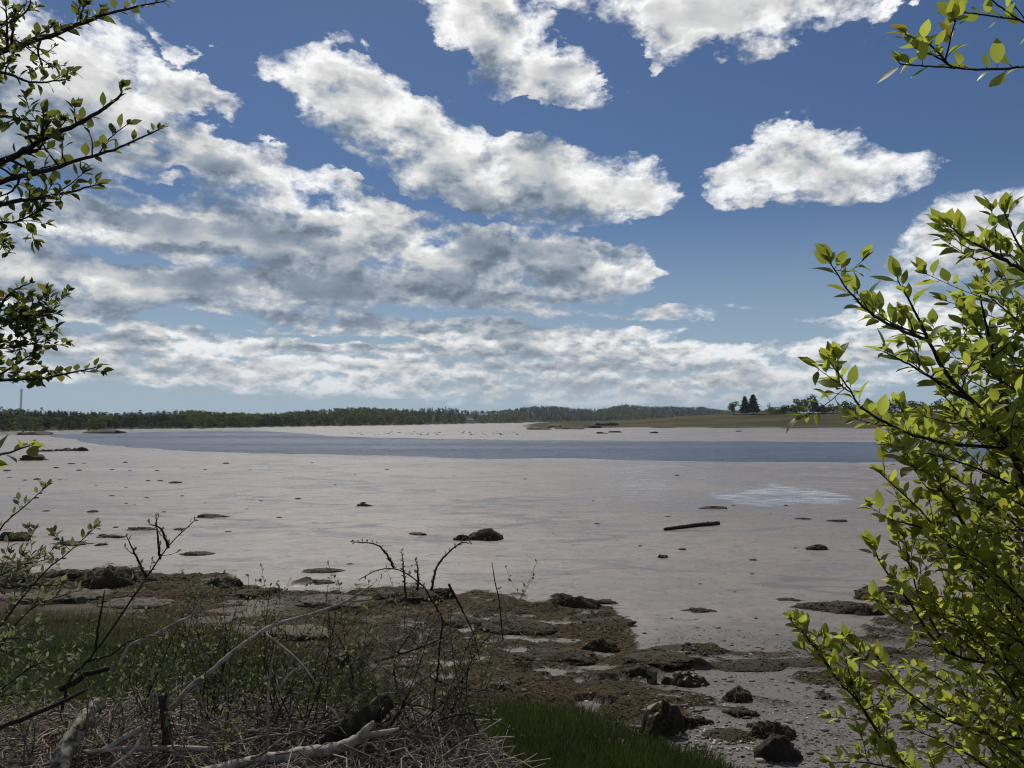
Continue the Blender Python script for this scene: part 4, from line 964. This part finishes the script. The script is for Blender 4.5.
def plant(root, branches, mat_leaf, rng, **kw):
    """each main branch is a part, its leaves a sub-part of it"""
    for br in branches:
        pts = br[0]; o = dict(kw); o.update(br[1] if len(br) > 1 else {})
        r0, r1 = o.pop('r0', 0.006), o.pop('r1', 0.0015); per = o.pop('per', 6)
        P = smooth_path([np.array(at_depth(*p)) for p in pts], per)
        st, lf = Soup(), Soup(); clothe(st, lf, P, r0, r1, o.pop('size', 0.05), o.pop('gap', 0.03), rng, **o)
        loc = np.array(root.location)
        st.v = [v - loc for v in st.v]; lf.v = [v - loc for v in lf.v]
        b = link('branch', st.mesh('branch', br[2] if len(br) > 2 else M_STEM), root)
        if lf.n: link('leaves', lf.mesh('leaves', mat_leaf), b)

# big leafy bush at the right
def right_bush():
    rng = np.random.default_rng(31)
    base = at_depth(1110, 800, 2.5); root = empty('leafy_bush', (base.x, base.y, drop(base.x, base.y)))
    tag(root, 'large sunlit yellow green leafy bush filling the right side of the view', 'bush')
    B = []
    b0 = (1110, 850, 2.5)
    def add(pts, **k): B.append((pts, k))
    add([b0, (1060, 600, 2.15), (1010, 450, 1.95), (945, 372, 1.85), (918, 318, 1.8), (898, 280, 1.78)], r0=0.011, start=0.5, twigs=8, twig_len=0.13, minit=0.6)
    add([(931, 342, 1.83), (880, 320, 1.8), (850, 292, 1.77), (831, 264, 1.75)], r0=0.004, twigs=3, twig_len=0.07, start=0.1)
    add([(1008, 448, 1.95), (945, 443, 1.9), (900, 430, 1.86), (862, 408, 1.83), (850, 390, 1.8), (830, 362, 1.78)], r0=0.005, twigs=5, twig_len=0.1, start=0.35)
    add([(962, 395, 1.87), (915, 368, 1.84), (885, 352, 1.8)], r0=0.004, twigs=3, twig_len=0.1)
    add([(1120, 420, 2.0), (1040, 290, 1.82), (1000, 258, 1.78), (968, 240, 1.76), (952, 228, 1.75)], r0=0.006, start=0.35, twigs=6, twig_len=0.1, minit=0.5)
    add([(1060, 300, 1.85), (1022, 250, 1.8), (1005, 215, 1.78)], r0=0.004, twigs=4, twig_len=0.09)
    add([b0, (1075, 640, 2.3), (1030, 480, 2.2), (1000, 380, 2.15), (985, 320, 2.1), (980, 290, 2.1)], r0=0.01, start=0.35, twigs=16, twig_len=0.2, minit=0.35)
    add([b0, (1090, 560, 2.4), (1050, 420, 2.3), (1030, 330, 2.2), (1025, 280, 2.2)], r0=0.01, start=0.35, twigs=14, twig_len=0.22, minit=0.35)
    add([b0, (1040, 640, 2.4), (985, 560, 2.3), (945, 495, 2.25), (910, 450, 2.2), (893, 425, 2.2)], r0=0.008, start=0.35, twigs=11, twig_len=0.16, minit=0.4)
    add([(1005, 590, 2.4), (950, 545, 2.35), (920, 510, 2.3), (882, 475, 2.25)], r0=0.005, start=0.2, twigs=7, twig_len=0.13)
    add([(1020, 620, 2.4), (965, 560, 2.35), (925, 530, 2.3), (893, 520, 2.25)], r0=0.005, start=0.2, twigs=8, twig_len=0.15)
    add([b0, (1060, 755, 2.55), (985, 733, 2.5), (945, 718, 2.5), (905, 690, 2.45), (876, 655, 2.4)], r0=0.008, start=0.3, twigs=4, twig_len=0.14, minit=0.5)
    add([b0, (1050, 690, 2.5), (950, 653, 2.45), (910, 603, 2.4), (885, 570, 2.4), (872, 548, 2.4)], r0=0.007, start=0.3, twigs=9, twig_len=0.14, minit=0.4)
    add([(955, 655, 2.45), (925, 610, 2.42), (910, 565, 2.4), (905, 540, 2.4)], r0=0.004, twigs=5, twig_len=0.12)
    add([(1060, 880, 2.8), (945, 800, 2.75), (895, 755, 2.7), (860, 705, 2.65), (838, 680, 2.65), (818, 650, 2.6), (792, 622, 2.6)], r0=0.007, start=0.4, twigs=8, twig_len=0.12, minit=0.45)
    add([(885, 745, 2.7), (858, 700, 2.65), (848, 668, 2.65), (842, 640, 2.62)], r0=0.004, twigs=5, twig_len=0.12)
    add([(838, 680, 2.65), (812, 645, 2.62), (800, 628, 2.6)], r0=0.003, twigs=3, twig_len=0.1)
    add([(1020, 880, 2.7), (940, 790, 2.65), (880, 765, 2.6), (830, 762, 2.6)], r0=0.006, start=0.3, twigs=8, twig_len=0.12, minit=0.3)
    for q in range(5): add([(1070 + 10 * q, 880, 2.8), (1000 + 8 * q, 760 - 20 * q, 2.75), (940 + 9 * q, 710 - 25 * q, 2.7), (900 + 8 * q, 690 - 24 * q, 2.7)], r0=0.005, start=0.25, twigs=10, twig_len=0.15, minit=0.25, size=0.042)
    add([(1070, 880, 2.6), (1000, 780, 2.5), (950, 745, 2.5), (915, 730, 2.5)], r0=0.006, start=0.3, twigs=10, twig_len=0.16)
    for k in range(19):
        y0 = 460 + 18 * k + rng.uniform(-8, 8); d = rng.uniform(2.1, 2.9)
        xe = rng.uniform(905, 985); ye = y0 - rng.uniform(20, 90)
        add([(1115, y0 + 110, d + 0.1), (1050, y0 + 30, d), ((1050 + xe) / 2, (y0 + ye) / 2 + 5, d), (xe, ye, d - 0.05)], r0=0.0055, start=0.25, twigs=10, twig_len=0.18, minit=0.25, size=0.042)
    for k in range(5):
        y0 = 320 + 34 * k; d = rng.uniform(1.9, 2.4); xe = rng.uniform(955, 1000)
        add([(1120, y0 + 130, d + 0.1), (1060, y0 + 40, d), (xe, y0 - 25, d)], r0=0.006, start=0.25, twigs=9, twig_len=0.16, minit=0.25)
    plant(root, B, M_LEAF, rng, size=0.047, gap=0.0165, tip=6, wide=0.56, upb=0.4)
    # trunk foot where the stems meet
    s = Soup(); l = root.location; s.add(*tube([(0, 0, -0.15), (0, 0, 0.1), tuple(at_depth(1110, 850, 2.5) - l)], [0.05, 0.035, 0.02], 9)); link('trunk', s.mesh('trunk', M_STEM), root)
right_bush()
def right_twig():
    rng = np.random.default_rng(32)
    tx, ty = 1.80, 1.78; root = empty('young_tree', (tx, ty, drop(tx, ty)))
    tag(root, 'young tree at the right whose yellow green leafy spray reaches into the upper right corner', 'tree')
    zg = root.location.z; s = Soup(); s.add(*tube(smooth_path([(0, 0, -0.2), (0.03, 0.02, 0.8), (-0.02, 0.0, 1.7), (0.02, 0.03, 2.7), (0.05, 0.05, 3.3)], 6), np.linspace(0.05, 0.012, 25), 9, True, 0.06)); link('trunk', s.mesh('trunk', M_BARK), root)
    def T(h):
        p = proj(np.array([tx]), np.array([ty]), np.array([zg + h])); return (float(p[0][0]), float(p[1][0]), ty)
    B = [([T(2.05), (1160, 84, 1.75), (1060, 66, 1.72), (1000, 69, 1.7), (958, 68, 1.7), (935, 56, 1.7), (918, 50, 1.68)], dict(r0=0.004, start=0.72, twigs=0, gap=0.02)),
         ([(948, 64, 1.7), (930, 45, 1.68), (908, 36, 1.66)], dict(r0=0.0025, gap=0.014)), ([(955, 68, 1.7), (925, 66, 1.66), (900, 64, 1.65)], dict(r0=0.002, start=0.5, gap=0.02)),
         ([(945, 62, 1.7), (950, 40, 1.68), (955, 22, 1.66)], dict(r0=0.002, gap=0.016)),
         ([T(1.95), (1150, 120, 1.77), (1050, 40, 1.75), (1012, 15, 1.72), (985, -5, 1.7)], dict(r0=0.004, start=0.5, twigs=3, twig_len=0.08)),
         ([(1020, 20, 1.72), (985, 15, 1.7), (960, 12, 1.7)], dict(r0=0.002, start=0.2, gap=0.02))]
    for h in (2.4, 2.7, 3.0, 3.25):
        q = T(h); B.append(([q, (q[0] + 60, q[1] - 60, 1.9), (q[0] + 130, q[1] - 150, 2.1)], dict(r0=0.004, start=0.2, twigs=6, twig_len=0.15)))
    plant(root, B, M_LEAF, rng, size=0.05, gap=0.03, tip=4, wide=0.55)
right_twig()

# tree whose limbs enter the view from the left
def left_tree():
    rng = np.random.default_rng(33)
    tx, ty = -2.35, 1.75; root = empty('broadleaf_tree', (tx, ty, drop(tx, ty)))
    tag(root, 'small leaved tree standing left of the view with limbs reaching across the sky', 'tree')
    zg = root.location.z; s = Soup(); s.add(*tube(smooth_path([(0, 0, -0.2), (0.05, 0.02, 0.8), (-0.03, 0.05, 1.8), (0.05, 0.1, 3.2)], 6), np.linspace(0.09, 0.04, 19), 10, True, 0.06)); link('trunk', s.mesh('trunk', M_BARK), root)
    def T(h): 
        v = Vector((tx + 0.02, ty + 0.05, zg + h)); p = proj(np.array([v.x]), np.array([v.y]), np.array([v.z])); return (float(p[0][0]), float(p[1][0]), v.y)
    B = []
    def add(pts, **k): B.append((pts, k))
    add([T(2.9), (-120, 95, 1.85), (0, 52, 1.9), (60, 32, 1.9), (110, 13, 1.9), (165, 1, 1.9)], r0=0.012, start=0.55, twigs=11, twig_len=0.075, minit=0.6)
    add([(-20, 30, 1.9), (15, 20, 1.9), (30, 5, 1.9), (26, -10, 1.9)], r0=0.003, twigs=7, twig_len=0.075, size=0.018, leafless=0.3)
    add([(-30, 30, 1.9), (10, 38, 1.9), (30, 50, 1.88), (50, 66, 1.87)], r0=0.002, twigs=8, twig_len=0.075, size=0.016, leafless=0.2)
    add([T(2.6), (-90, 60, 1.8), (0, 72, 1.8), (30, 82, 1.8), (65, 80, 1.78)], r0=0.006, start=0.6, twigs=5, twig_len=0.075, minit=0.75)
    add([(-60, 130, 1.8), (0, 117, 1.75), (35, 121, 1.75), (60, 118, 1.73)], r0=0.003, start=0.4, twigs=4, twig_len=0.075)
    add([T(2.4), (-110, 200, 1.75), (0, 162, 1.75), (40, 141, 1.73), (85, 120, 1.7), (118, 98, 1.7), (122, 88, 1.7)], r0=0.011, start=0.5, twigs=13, twig_len=0.075, minit=0.6, gap=0.014)
    add([T(2.3), (-90, 220, 1.75), (0, 182, 1.75), (40, 172, 1.73), (80, 160, 1.72), (120, 147, 1.7), (158, 130, 1.7)], r0=0.009, start=0.5, twigs=10, twig_len=0.075, minit=0.6, gap=0.016)
    add([T(2.2), (-80, 240, 1.75), (0, 205, 1.7), (30, 200, 1.68), (70, 192, 1.66), (95, 185, 1.65)], r0=0.008, start=0.5, twigs=14, twig_len=0.075, minit=0.55, gap=0.014)
    add([(-60, 260, 1.8), (-5, 225, 1.78), (15, 222, 1.76), (38, 212, 1.75)], r0=0.004, start=0.3, twigs=7, twig_len=0.075)
    add([(-60, 260, 1.8), (-10, 238, 1.78), (10, 244, 1.76)], r0=0.003, start=0.3, twigs=5, twig_len=0.075, size=0.02)
    sm = dict(size=0.024, gap=0.009, wide=0.75)
    add([T(1.7), (-110, 360, 2.0), (-20, 330, 2.1), (8, 295, 2.1), (30, 283, 2.1)], r0=0.008, start=0.5, twigs=16, twig_len=0.08, minit=0.6, **sm)
    add([(-40, 335, 2.1), (10, 318, 2.1), (35, 316, 2.1), (55, 314, 2.1)], r0=0.004, start=0.2, twigs=19, twig_len=0.075, **sm)
    add([(-40, 350, 2.1), (5, 348, 2.1), (45, 341, 2.1)], r0=0.003, start=0.2, twigs=14, twig_len=0.075, **sm)
    add([T(1.5), (-100, 395, 2.0), (0, 381, 2.1), (40, 378, 2.1), (70, 373, 2.1), (97, 367, 2.1)], r0=0.007, start=0.5, twigs=13, twig_len=0.075, minit=0.6, **sm)
    add([(-10, 381, 2.1), (15, 365, 2.1), (35, 352, 2.1)], r0=0.003, twigs=7, twig_len=0.075, **sm)
    plant(root, B, M_LEAF2, rng, size=0.027, gap=0.0095, tip=6, wide=0.58, upb=0.3)
left_tree()

# ------------------------------------------------------------------ shrubs and dead wood of the near bank
def shrub(name, label, cat, foot, branches, mat, seed, group=None, **kw):
    rng = np.random.default_rng(seed); p = at_depth(*foot); root = empty(name, (p.x, p.y, drop(p.x, p.y)))
    tag(root, label, cat, group); plant(root, branches, mat, rng, **kw); return root
shrub('leafy_shrub', 'pale leafy shrub at the left edge with upright shoots against the mud', 'shrub', (-60, 720, 3.2), [
    ([(-60, 720, 3.2), (-30, 590, 3.1), (0, 530, 3.0), (25, 506, 3.0), (48, 485, 3.0)], dict(start=0.45, twigs=3, twig_len=0.06)),
    ([(-60, 720, 3.2), (-10, 640, 3.1), (42, 575, 3.1), (68, 553, 3.1), (95, 528, 3.1)], dict(start=0.45, twigs=5, twig_len=0.08)),
    ([(-60, 720, 3.2), (-30, 610, 3.1), (10, 570, 3.1), (45, 560, 3.1)], dict(start=0.3, twigs=16, twig_len=0.11)),
    ([(-60, 720, 3.2), (-40, 620, 3.1), (0, 590, 3.1), (60, 585, 3.1)], dict(start=0.3, twigs=14, twig_len=0.12)),
    ([(-60, 720, 3.2), (-10, 660, 3.2), (30, 610, 3.2), (80, 590, 3.2)], dict(start=0.4, twigs=12, twig_len=0.12)),
    ([(-60, 720, 3.2), (-30, 660, 3.1), (0, 640, 3.1), (40, 640, 3.1)], dict(start=0.4, twigs=10, twig_len=0.1)),
    ([(-60, 720, 3.2), (0, 690, 3.2), (35, 665, 3.2), (70, 660, 3.2)], dict(start=0.3, twigs=8, twig_len=0.1)),
    ([(-60, 720, 3.2), (-10, 700, 3.2), (25, 690, 3.2), (48, 672, 3.2)], dict(start=0.3, twigs=7, twig_len=0.1)),
], M_LEAF3, 41, size=0.034, gap=0.018, tip=4, wide=0.5, r0=0.005, r1=0.0013)
shrub('leafy_sprig', 'large backlit leaves of a near sprig at the left edge over the channel mud', 'sprig', (-160, 700, 1.7), [
    ([(-160, 700, 1.7), (-60, 520, 1.65), (-10, 462, 1.6), (12, 452, 1.6), (28, 446, 1.6)], dict(start=0.75, twigs=2, twig_len=0.04))], M_LEAF, 42, size=0.042, gap=0.016, tip=5, wide=0.6, r0=0.004)
shrub('budding_shrub', 'dark bare shrub with budding tips standing in front of the left grass', 'shrub', (62, 712, 3.5), [
    ([(62, 712, 3.5), (70, 680, 3.5), (95, 652, 3.5), (130, 602, 3.5), (155, 565, 3.5), (172, 542, 3.5), (194, 521, 3.5)], dict(start=0.55, twigs=4, twig_len=0.06)),
    ([(95, 652, 3.5), (98, 630, 3.5), (103, 600, 3.5), (105, 590, 3.5)], dict(leafless=0.9)),
    ([(146, 577, 3.5), (136, 556, 3.5), (127, 537, 3.5)], dict(twigs=1, twig_len=0.05)),
    ([(160, 560, 3.5), (158, 540, 3.5), (156, 517, 3.5)], dict(twigs=2, twig_len=0.05)), 
    ([(168, 548, 3.5), (162, 530, 3.5), (150, 524, 3.5)], dict()),
    ([(85, 662, 3.5), (110, 655, 3.5), (128, 642, 3.5), (150, 636, 3.5)], dict(leafless=0.7, twigs=3, twig_len=0.1)),
    ([(62, 690, 3.5), (85, 676, 3.5), (110, 668, 3.5)], dict(leafless=0.9, r0=0.016, r1=0.012)),
], M_LEAF3, 43, size=0.022, gap=0.022, tip=3, r0=0.007, r1=0.002, wide=0.5)
shrub('bramble', 'arching dark bramble with tiny buds against the mud, centre of the bank', 'bramble', (420, 740, 3.9), [
    ([(452, 740, 3.9), (453, 712, 3.9), (464, 677, 3.9), (482, 644, 3.9), (497, 632, 3.9)], {}),
    ([(430, 730, 3.9), (437, 677, 3.9), (440, 644, 3.9), (442, 620, 3.9), (431, 599, 3.9), (422, 585, 3.9), (399, 570, 3.9), (378, 570, 3.9), (360, 579, 3.9)], dict(twigs=0, leafless=0.2)),
    ([(431, 590, 3.9), (437, 567, 3.9), (449, 552, 3.9), (461, 543, 3.9), (469, 543, 3.9)], dict(gap=0.010, twigs=0, leafless=0.1)),
    ([(394, 568, 3.9), (385, 552, 3.9), (375, 544, 3.9), (354, 542, 3.9)], dict(gap=0.010, twigs=0, leafless=0.1)),
    ([(449, 584, 3.9), (461, 608, 3.9), (473, 632, 3.9), (480, 660, 3.9)], dict(twigs=1)),
    ([(400, 728, 3.8), (387, 706, 3.9), (416, 705, 3.9), (440, 712, 3.9), (470, 724, 3.9)], {}),
    ([(375, 662, 3.9), (404, 653, 3.9), (434, 642, 3.9), (464, 626, 3.9)], {}),
    ([(434, 680, 3.9), (464, 688, 3.9), (500, 691, 3.9)], {}),
    ([(352, 690, 3.9), (352, 668, 3.9), (342, 644, 3.9), (324, 617, 3.9)], dict(r0=0.007)),
    ([(406, 600, 3.9), (404, 575, 3.9), (402, 552, 3.9)], dict(leafless=0.1, twigs=0, gap=0.012, size=0.02)), ([(418, 590, 3.9), (418, 570, 3.9), (416, 561, 3.9)], dict(leafless=0.1, twigs=0, gap=0.012, size=0.02)),
    ([(420, 740, 3.9), (400, 700, 3.9), (395, 660, 3.9), (420, 620, 3.9)], {}), ([(420, 740, 3.9), (440, 720, 3.8), (480, 715, 3.8), (520, 735, 3.8)], {}),
], M_LEAF3, 44, size=0.018, gap=0.024, tip=3, wide=0.6, r0=0.007, r1=0.0022, leafless=0.35, twigs=5, twig_len=0.22, depth_amp=0.5)
rng = np.random.default_rng(91)
br = []
for k in range(44):
    x0 = rng.uniform(230, 500); x1 = x0 + rng.uniform(-80, 110); y1 = rng.uniform(575, 690)
    br.append(([(x0, 740, 3.8), ((x0 + x1) / 2 + rng.uniform(-25, 25), (740 + y1) / 2 + rng.uniform(-15, 15), 3.85), (x1, y1, 3.9)], dict(r0=rng.uniform(0.002, 0.0055)), M_GREYW if k % 3 else M_STEM))
shrub('dead_shrub', 'low tangled grey dead shrub with a few pale buds, between the driftwood and the grass', 'shrub', (350, 745, 3.8), br, M_LEAF3, 45, size=0.02, gap=0.035, tip=3, wide=0.6, r1=0.0012, leafless=0.3, twigs=10, twig_len=0.22, upb=0.2)
br = []
for k in range(34):
    x0 = rng.uniform(120, 330); x1 = x0 + rng.uniform(-30, 60); y1 = rng.uniform(585, 660)
    br.append(([(x0, 720, 3.9), ((x0 + x1) / 2 + rng.uniform(-15, 15), (720 + y1) / 2, 3.95), (x1, y1, 4.0)], dict(r0=rng.uniform(0.003, 0.005))))
shrub('budding_shrub', 'light twiggy shrub with small pale leaves behind the forked pale branch', 'shrub', (225, 725, 3.9), br, M_LEAF3, 46, size=0.019, gap=0.026, tip=4, wide=0.55, r1=0.0010, leafless=0.2, twigs=9, twig_len=0.17)
br = []
for k in range(18):
    x0 = rng.uniform(0, 240); x1 = x0 + rng.uniform(-40, 40); y1 = rng.uniform(655, 710)
    br.append(([(x0, 770, 3.4), ((x0 + x1) / 2 + rng.uniform(-15, 15), (770 + y1) / 2, 3.45), (x1, y1, 3.5)], dict(r0=rng.uniform(0.003, 0.005)), M_GREYW))
shrub('dead_shrub', 'sparse grey twigs with a few pale leaves rising round the cut stake', 'shrub', (110, 770, 3.4), br, M_LEAF3, 47, size=0.028, gap=0.04, tip=3, wide=0.5, r1=0.0012, leafless=0.35, twigs=7, twig_len=0.18)

def wood(name, label, cat, paths, mat, sides=9, parts=None, jit=0.08):
    """a fallen branch: paths of (px, py, depth, radius); the first is the main limb, the others its forks"""
    p0 = at_depth(*paths[0][0][:3]); root = None; s = Soup(); loc = np.array(p0)
    for k, pa in enumerate(paths):
        P = smooth_path([np.array(at_depth(*q[:3])) for q in pa], 7); r = np.interp(np.linspace(0, len(pa) - 1, len(P)), range(len(pa)), [q[3] for q in pa])
        P = P + RNG.normal(0, 1, P.shape) * r[:, None] * 0.07
        s.add(*[x if i else x - loc for i, x in enumerate(tube(P, r, sides, True, jit))], np.array([1, 1, 1]) * (1 if k == 0 else RNG.uniform(0.8, 1.1)))
    o = link(name, s.mesh(name, mat), None, p0); tag(o, label, cat); return o
d = 3.55
wood('dead_branch', 'long pale forked dead branch slanting up across the grass to the weed', 'branch', [
    [(100, 752, 3.4, 0.0115), (125, 737, 3.45, 0.0122), (166, 714, 3.5, 0.0130), (190, 687, d, 0.0122), (208, 674, d, 0.0115), (232, 653, d, 0.0104), (256, 636, d, 0.0097), (274, 625, d, 0.0086), (315, 613, d, 0.0072), (345, 602, d, 0.0061), (372, 585, d, 0.0029)],
    [(272, 626, d, 0.0065), (280, 617, d, 0.0050), (286, 609, d, 0.0029)], [(345, 601, d, 0.0043), (356, 601, d, 0.0043), (368, 600, d, 0.0029)],
    [(266, 634, d, 0.0058), (284, 648, d, 0.0050), (300, 662, d, 0.0043), (318, 686, d, 0.0029)]], M_DEADW)
wood('dead_branch', 'thin pale dead branch behind the dark shrub, bending upward at its tip', 'branch', [
    [(120, 662, 3.7, 0.0072), (131, 645, 3.7, 0.0072), (154, 635, 3.7, 0.0072), (178, 622, 3.7, 0.0072), (191, 616, 3.7, 0.0065), (202, 598, 3.7, 0.0050), (201, 582, 3.7, 0.0029)], [(178, 622, 3.7, 0.0050), (168, 632, 3.7, 0.0043), (140, 640, 3.7, 0.0029)]], M_DEADW)
wood('lichen_log', 'thick lichen spotted grey log end pointing up at the lower left', 'log', [[(99, 703, 3.6, .034), (90, 714, 3.55, .038), (76, 732, 3.45, .040), (63, 757, 3.35, .040), (55, 790, 3.25, .040)]], tone_material('lichened_bark', (0.36, 0.335, 0.28), 0.95, 0, 0.75, 0.1, 26.0, (0.05, 0.045, 0.038)), 12, None, 0.1)
wood('wooden_stake', 'short dark cut stake with a flat round top standing in the brush', 'stake', [[(163, 694, 3.5, .021), (163, 697, 3.5, .022), (165, 715, 3.5, .020), (168, 760, 3.5, .022)]], tone_material('old_stake_wood', (0.085, 0.073, 0.06), 0.95, 0, 0.5, 0.1, 30.0), 12)
wood('dead_branch', 'straight pale stick lying level on the litter in front of the cut stake', 'branch', [[(85, 752, 3.4, .009), (130, 748, 3.42, .011), (175, 748, 3.45, .012), (212, 749, 3.45, .011)]], M_DEADW)
wood('dead_branch', 'pale curved stick sloping to the bottom edge left of the cut stake', 'branch', [[(146, 728, 3.4, .007), (138, 744, 3.38, .007), (128, 755, 3.35, .007), (104, 772, 3.3, .007)]], M_DEADW)
wood('driftwood_branch', 'pale weathered driftwood limb with a forked end lying along the bottom edge', 'driftwood', [
    [(190, 776, 3.3, .020), (256, 761, 3.4, .024), (292, 755, 3.42, .026), (333, 749, 3.45, .026), (357, 739, 3.5, .022), (367, 729, 3.5, .018), (374, 722, 3.5, .009)], [(358, 738, 3.5, .013), (378, 733, 3.5, .012), (399, 729, 3.5, .007)]], M_DEADW, 11)
wood('rotten_log', 'dark mossy rotten log lying diagonally behind the pale driftwood limb', 'log', [[(300, 762, 3.6, .05), (330, 742, 3.65, .052), (360, 722, 3.7, .048), (390, 702, 3.8, .035)]], tone_material('rotten_bark', (0.045, 0.038, 0.03), 0.95, 0, 0.5, 0.1, 30.0), 12, None, 0.18)
wood('dead_branch', 'thin pale upright stick in front of the grass below the forked branch', 'branch', [[(268, 752, 3.5, .006), (268, 720, 3.5, .006), (268, 694, 3.5, .0055), (271, 668, 3.5, .005), (275, 646, 3.5, .003)]], M_DEADW)
wood('dead_branch', 'short pale twig slanting up right between the upright stick and the bramble', 'branch', [[(278, 690, 3.6, .004), (290, 674, 3.6, .0045), (308, 662, 3.6, .003)]], M_DEADW)
wood('dead_branch', 'short pale peeled twig just above the fork of the driftwood limb', 'branch', [[(328, 706, 3.6, .005), (335, 713, 3.6, .006), (340, 722, 3.6, .005)]], M_DEADW)
wood('dead_branch', 'dark bare stick crossing the lower left corner up to the shrub', 'branch', [[(-20, 735, 3.3, .010), (20, 720, 3.3, .010), (60, 703, 3.35, .009), (85, 690, 3.4, .007)]], M_STEM)
wood('bare_twig', 'single thin upright twig alone against the mud right of the bramble', 'twig', [[(503, 640, 4.0, .004), (499, 600, 4.0, .0035), (495, 582, 4.0, .003), (492, 562, 4.0, .0018)]], M_STEM, 5)

# loose dead sticks strewn over and through the brush
rng = np.random.default_rng(123); _st = []
for k in range(70):
    s = Soup(); L = rng.uniform(0.25, 0.9); n = 5; P = np.stack([np.linspace(-L / 2, L / 2, n), rng.normal(0, 0.03, n), rng.normal(0, 0.03, n)], 1); P = smooth_path(P, 4)
    if k < 8:
        s.add(*tube(P, np.linspace(rng.uniform(0.005, 0.009), 0.003, len(P)), 6, True, 0.08))
        q = P[len(P) // 2]; s.add(*tube([q, q + (0.1 * L, 0.08, 0.12 * L), q + (0.2 * L, 0.1, 0.3 * L)], [0.004, 0.003, 0.0015], 5))
        _st.append(s.mesh('dead_stick', M_DEADW if k % 2 else M_GREYW))
    px, py = rng.uniform(-10, 490), rng.uniform(675, 775); g = on_ground(px, py)
    if g is None or g.y > 6.5: continue
    o = link('dead_stick', _st[k % 8 if k >= 8 else k]); o.location = g + Vector((0, 0, rng.uniform(0.01, 0.12))); o.rotation_euler = (rng.uniform(0, 6), rng.uniform(-0.5, 0.35), rng.uniform(0, 6.28))
    tag(o, 'loose dead stick lying among the twig litter on the bank', 'stick', 'loose sticks in the brush')

# ------------------------------------------------------------------ the air of the bay
def haze():
    m = bpy.data.materials.new('haze_air'); m.use_nodes = True; t = NT(m.node_tree); t.n.clear()
    o = t.n.new('ShaderNodeOutputMaterial'); v = t.n.new('ShaderNodeVolumePrincipled')
    v.inputs['Color'].default_value = (0.80, 0.88, 1.0, 1); v.inputs['Density'].default_value = 0.00007; v.inputs['Anisotropy'].default_value = 0.2
    t.l.new(v.outputs[0], o.inputs['Volume'])
    x0, x1, y0, y1, z0, z1 = -4000, 4000, -60, 3500, -3, 130
    s = Soup(); s.add([(x, y, z) for x in (x0, x1) for y in (y0, y1) for z in (z0, z1)], np.array([(0, 1, 3, 2), (4, 6, 7, 5), (0, 4, 5, 1), (2, 3, 7, 6), (0, 2, 6, 4), (1, 5, 7, 3)]))
    tag(link('haze', s.mesh('haze', m, False)), 'thin pale haze in the air over the bay', 'haze', kind='stuff')
haze()
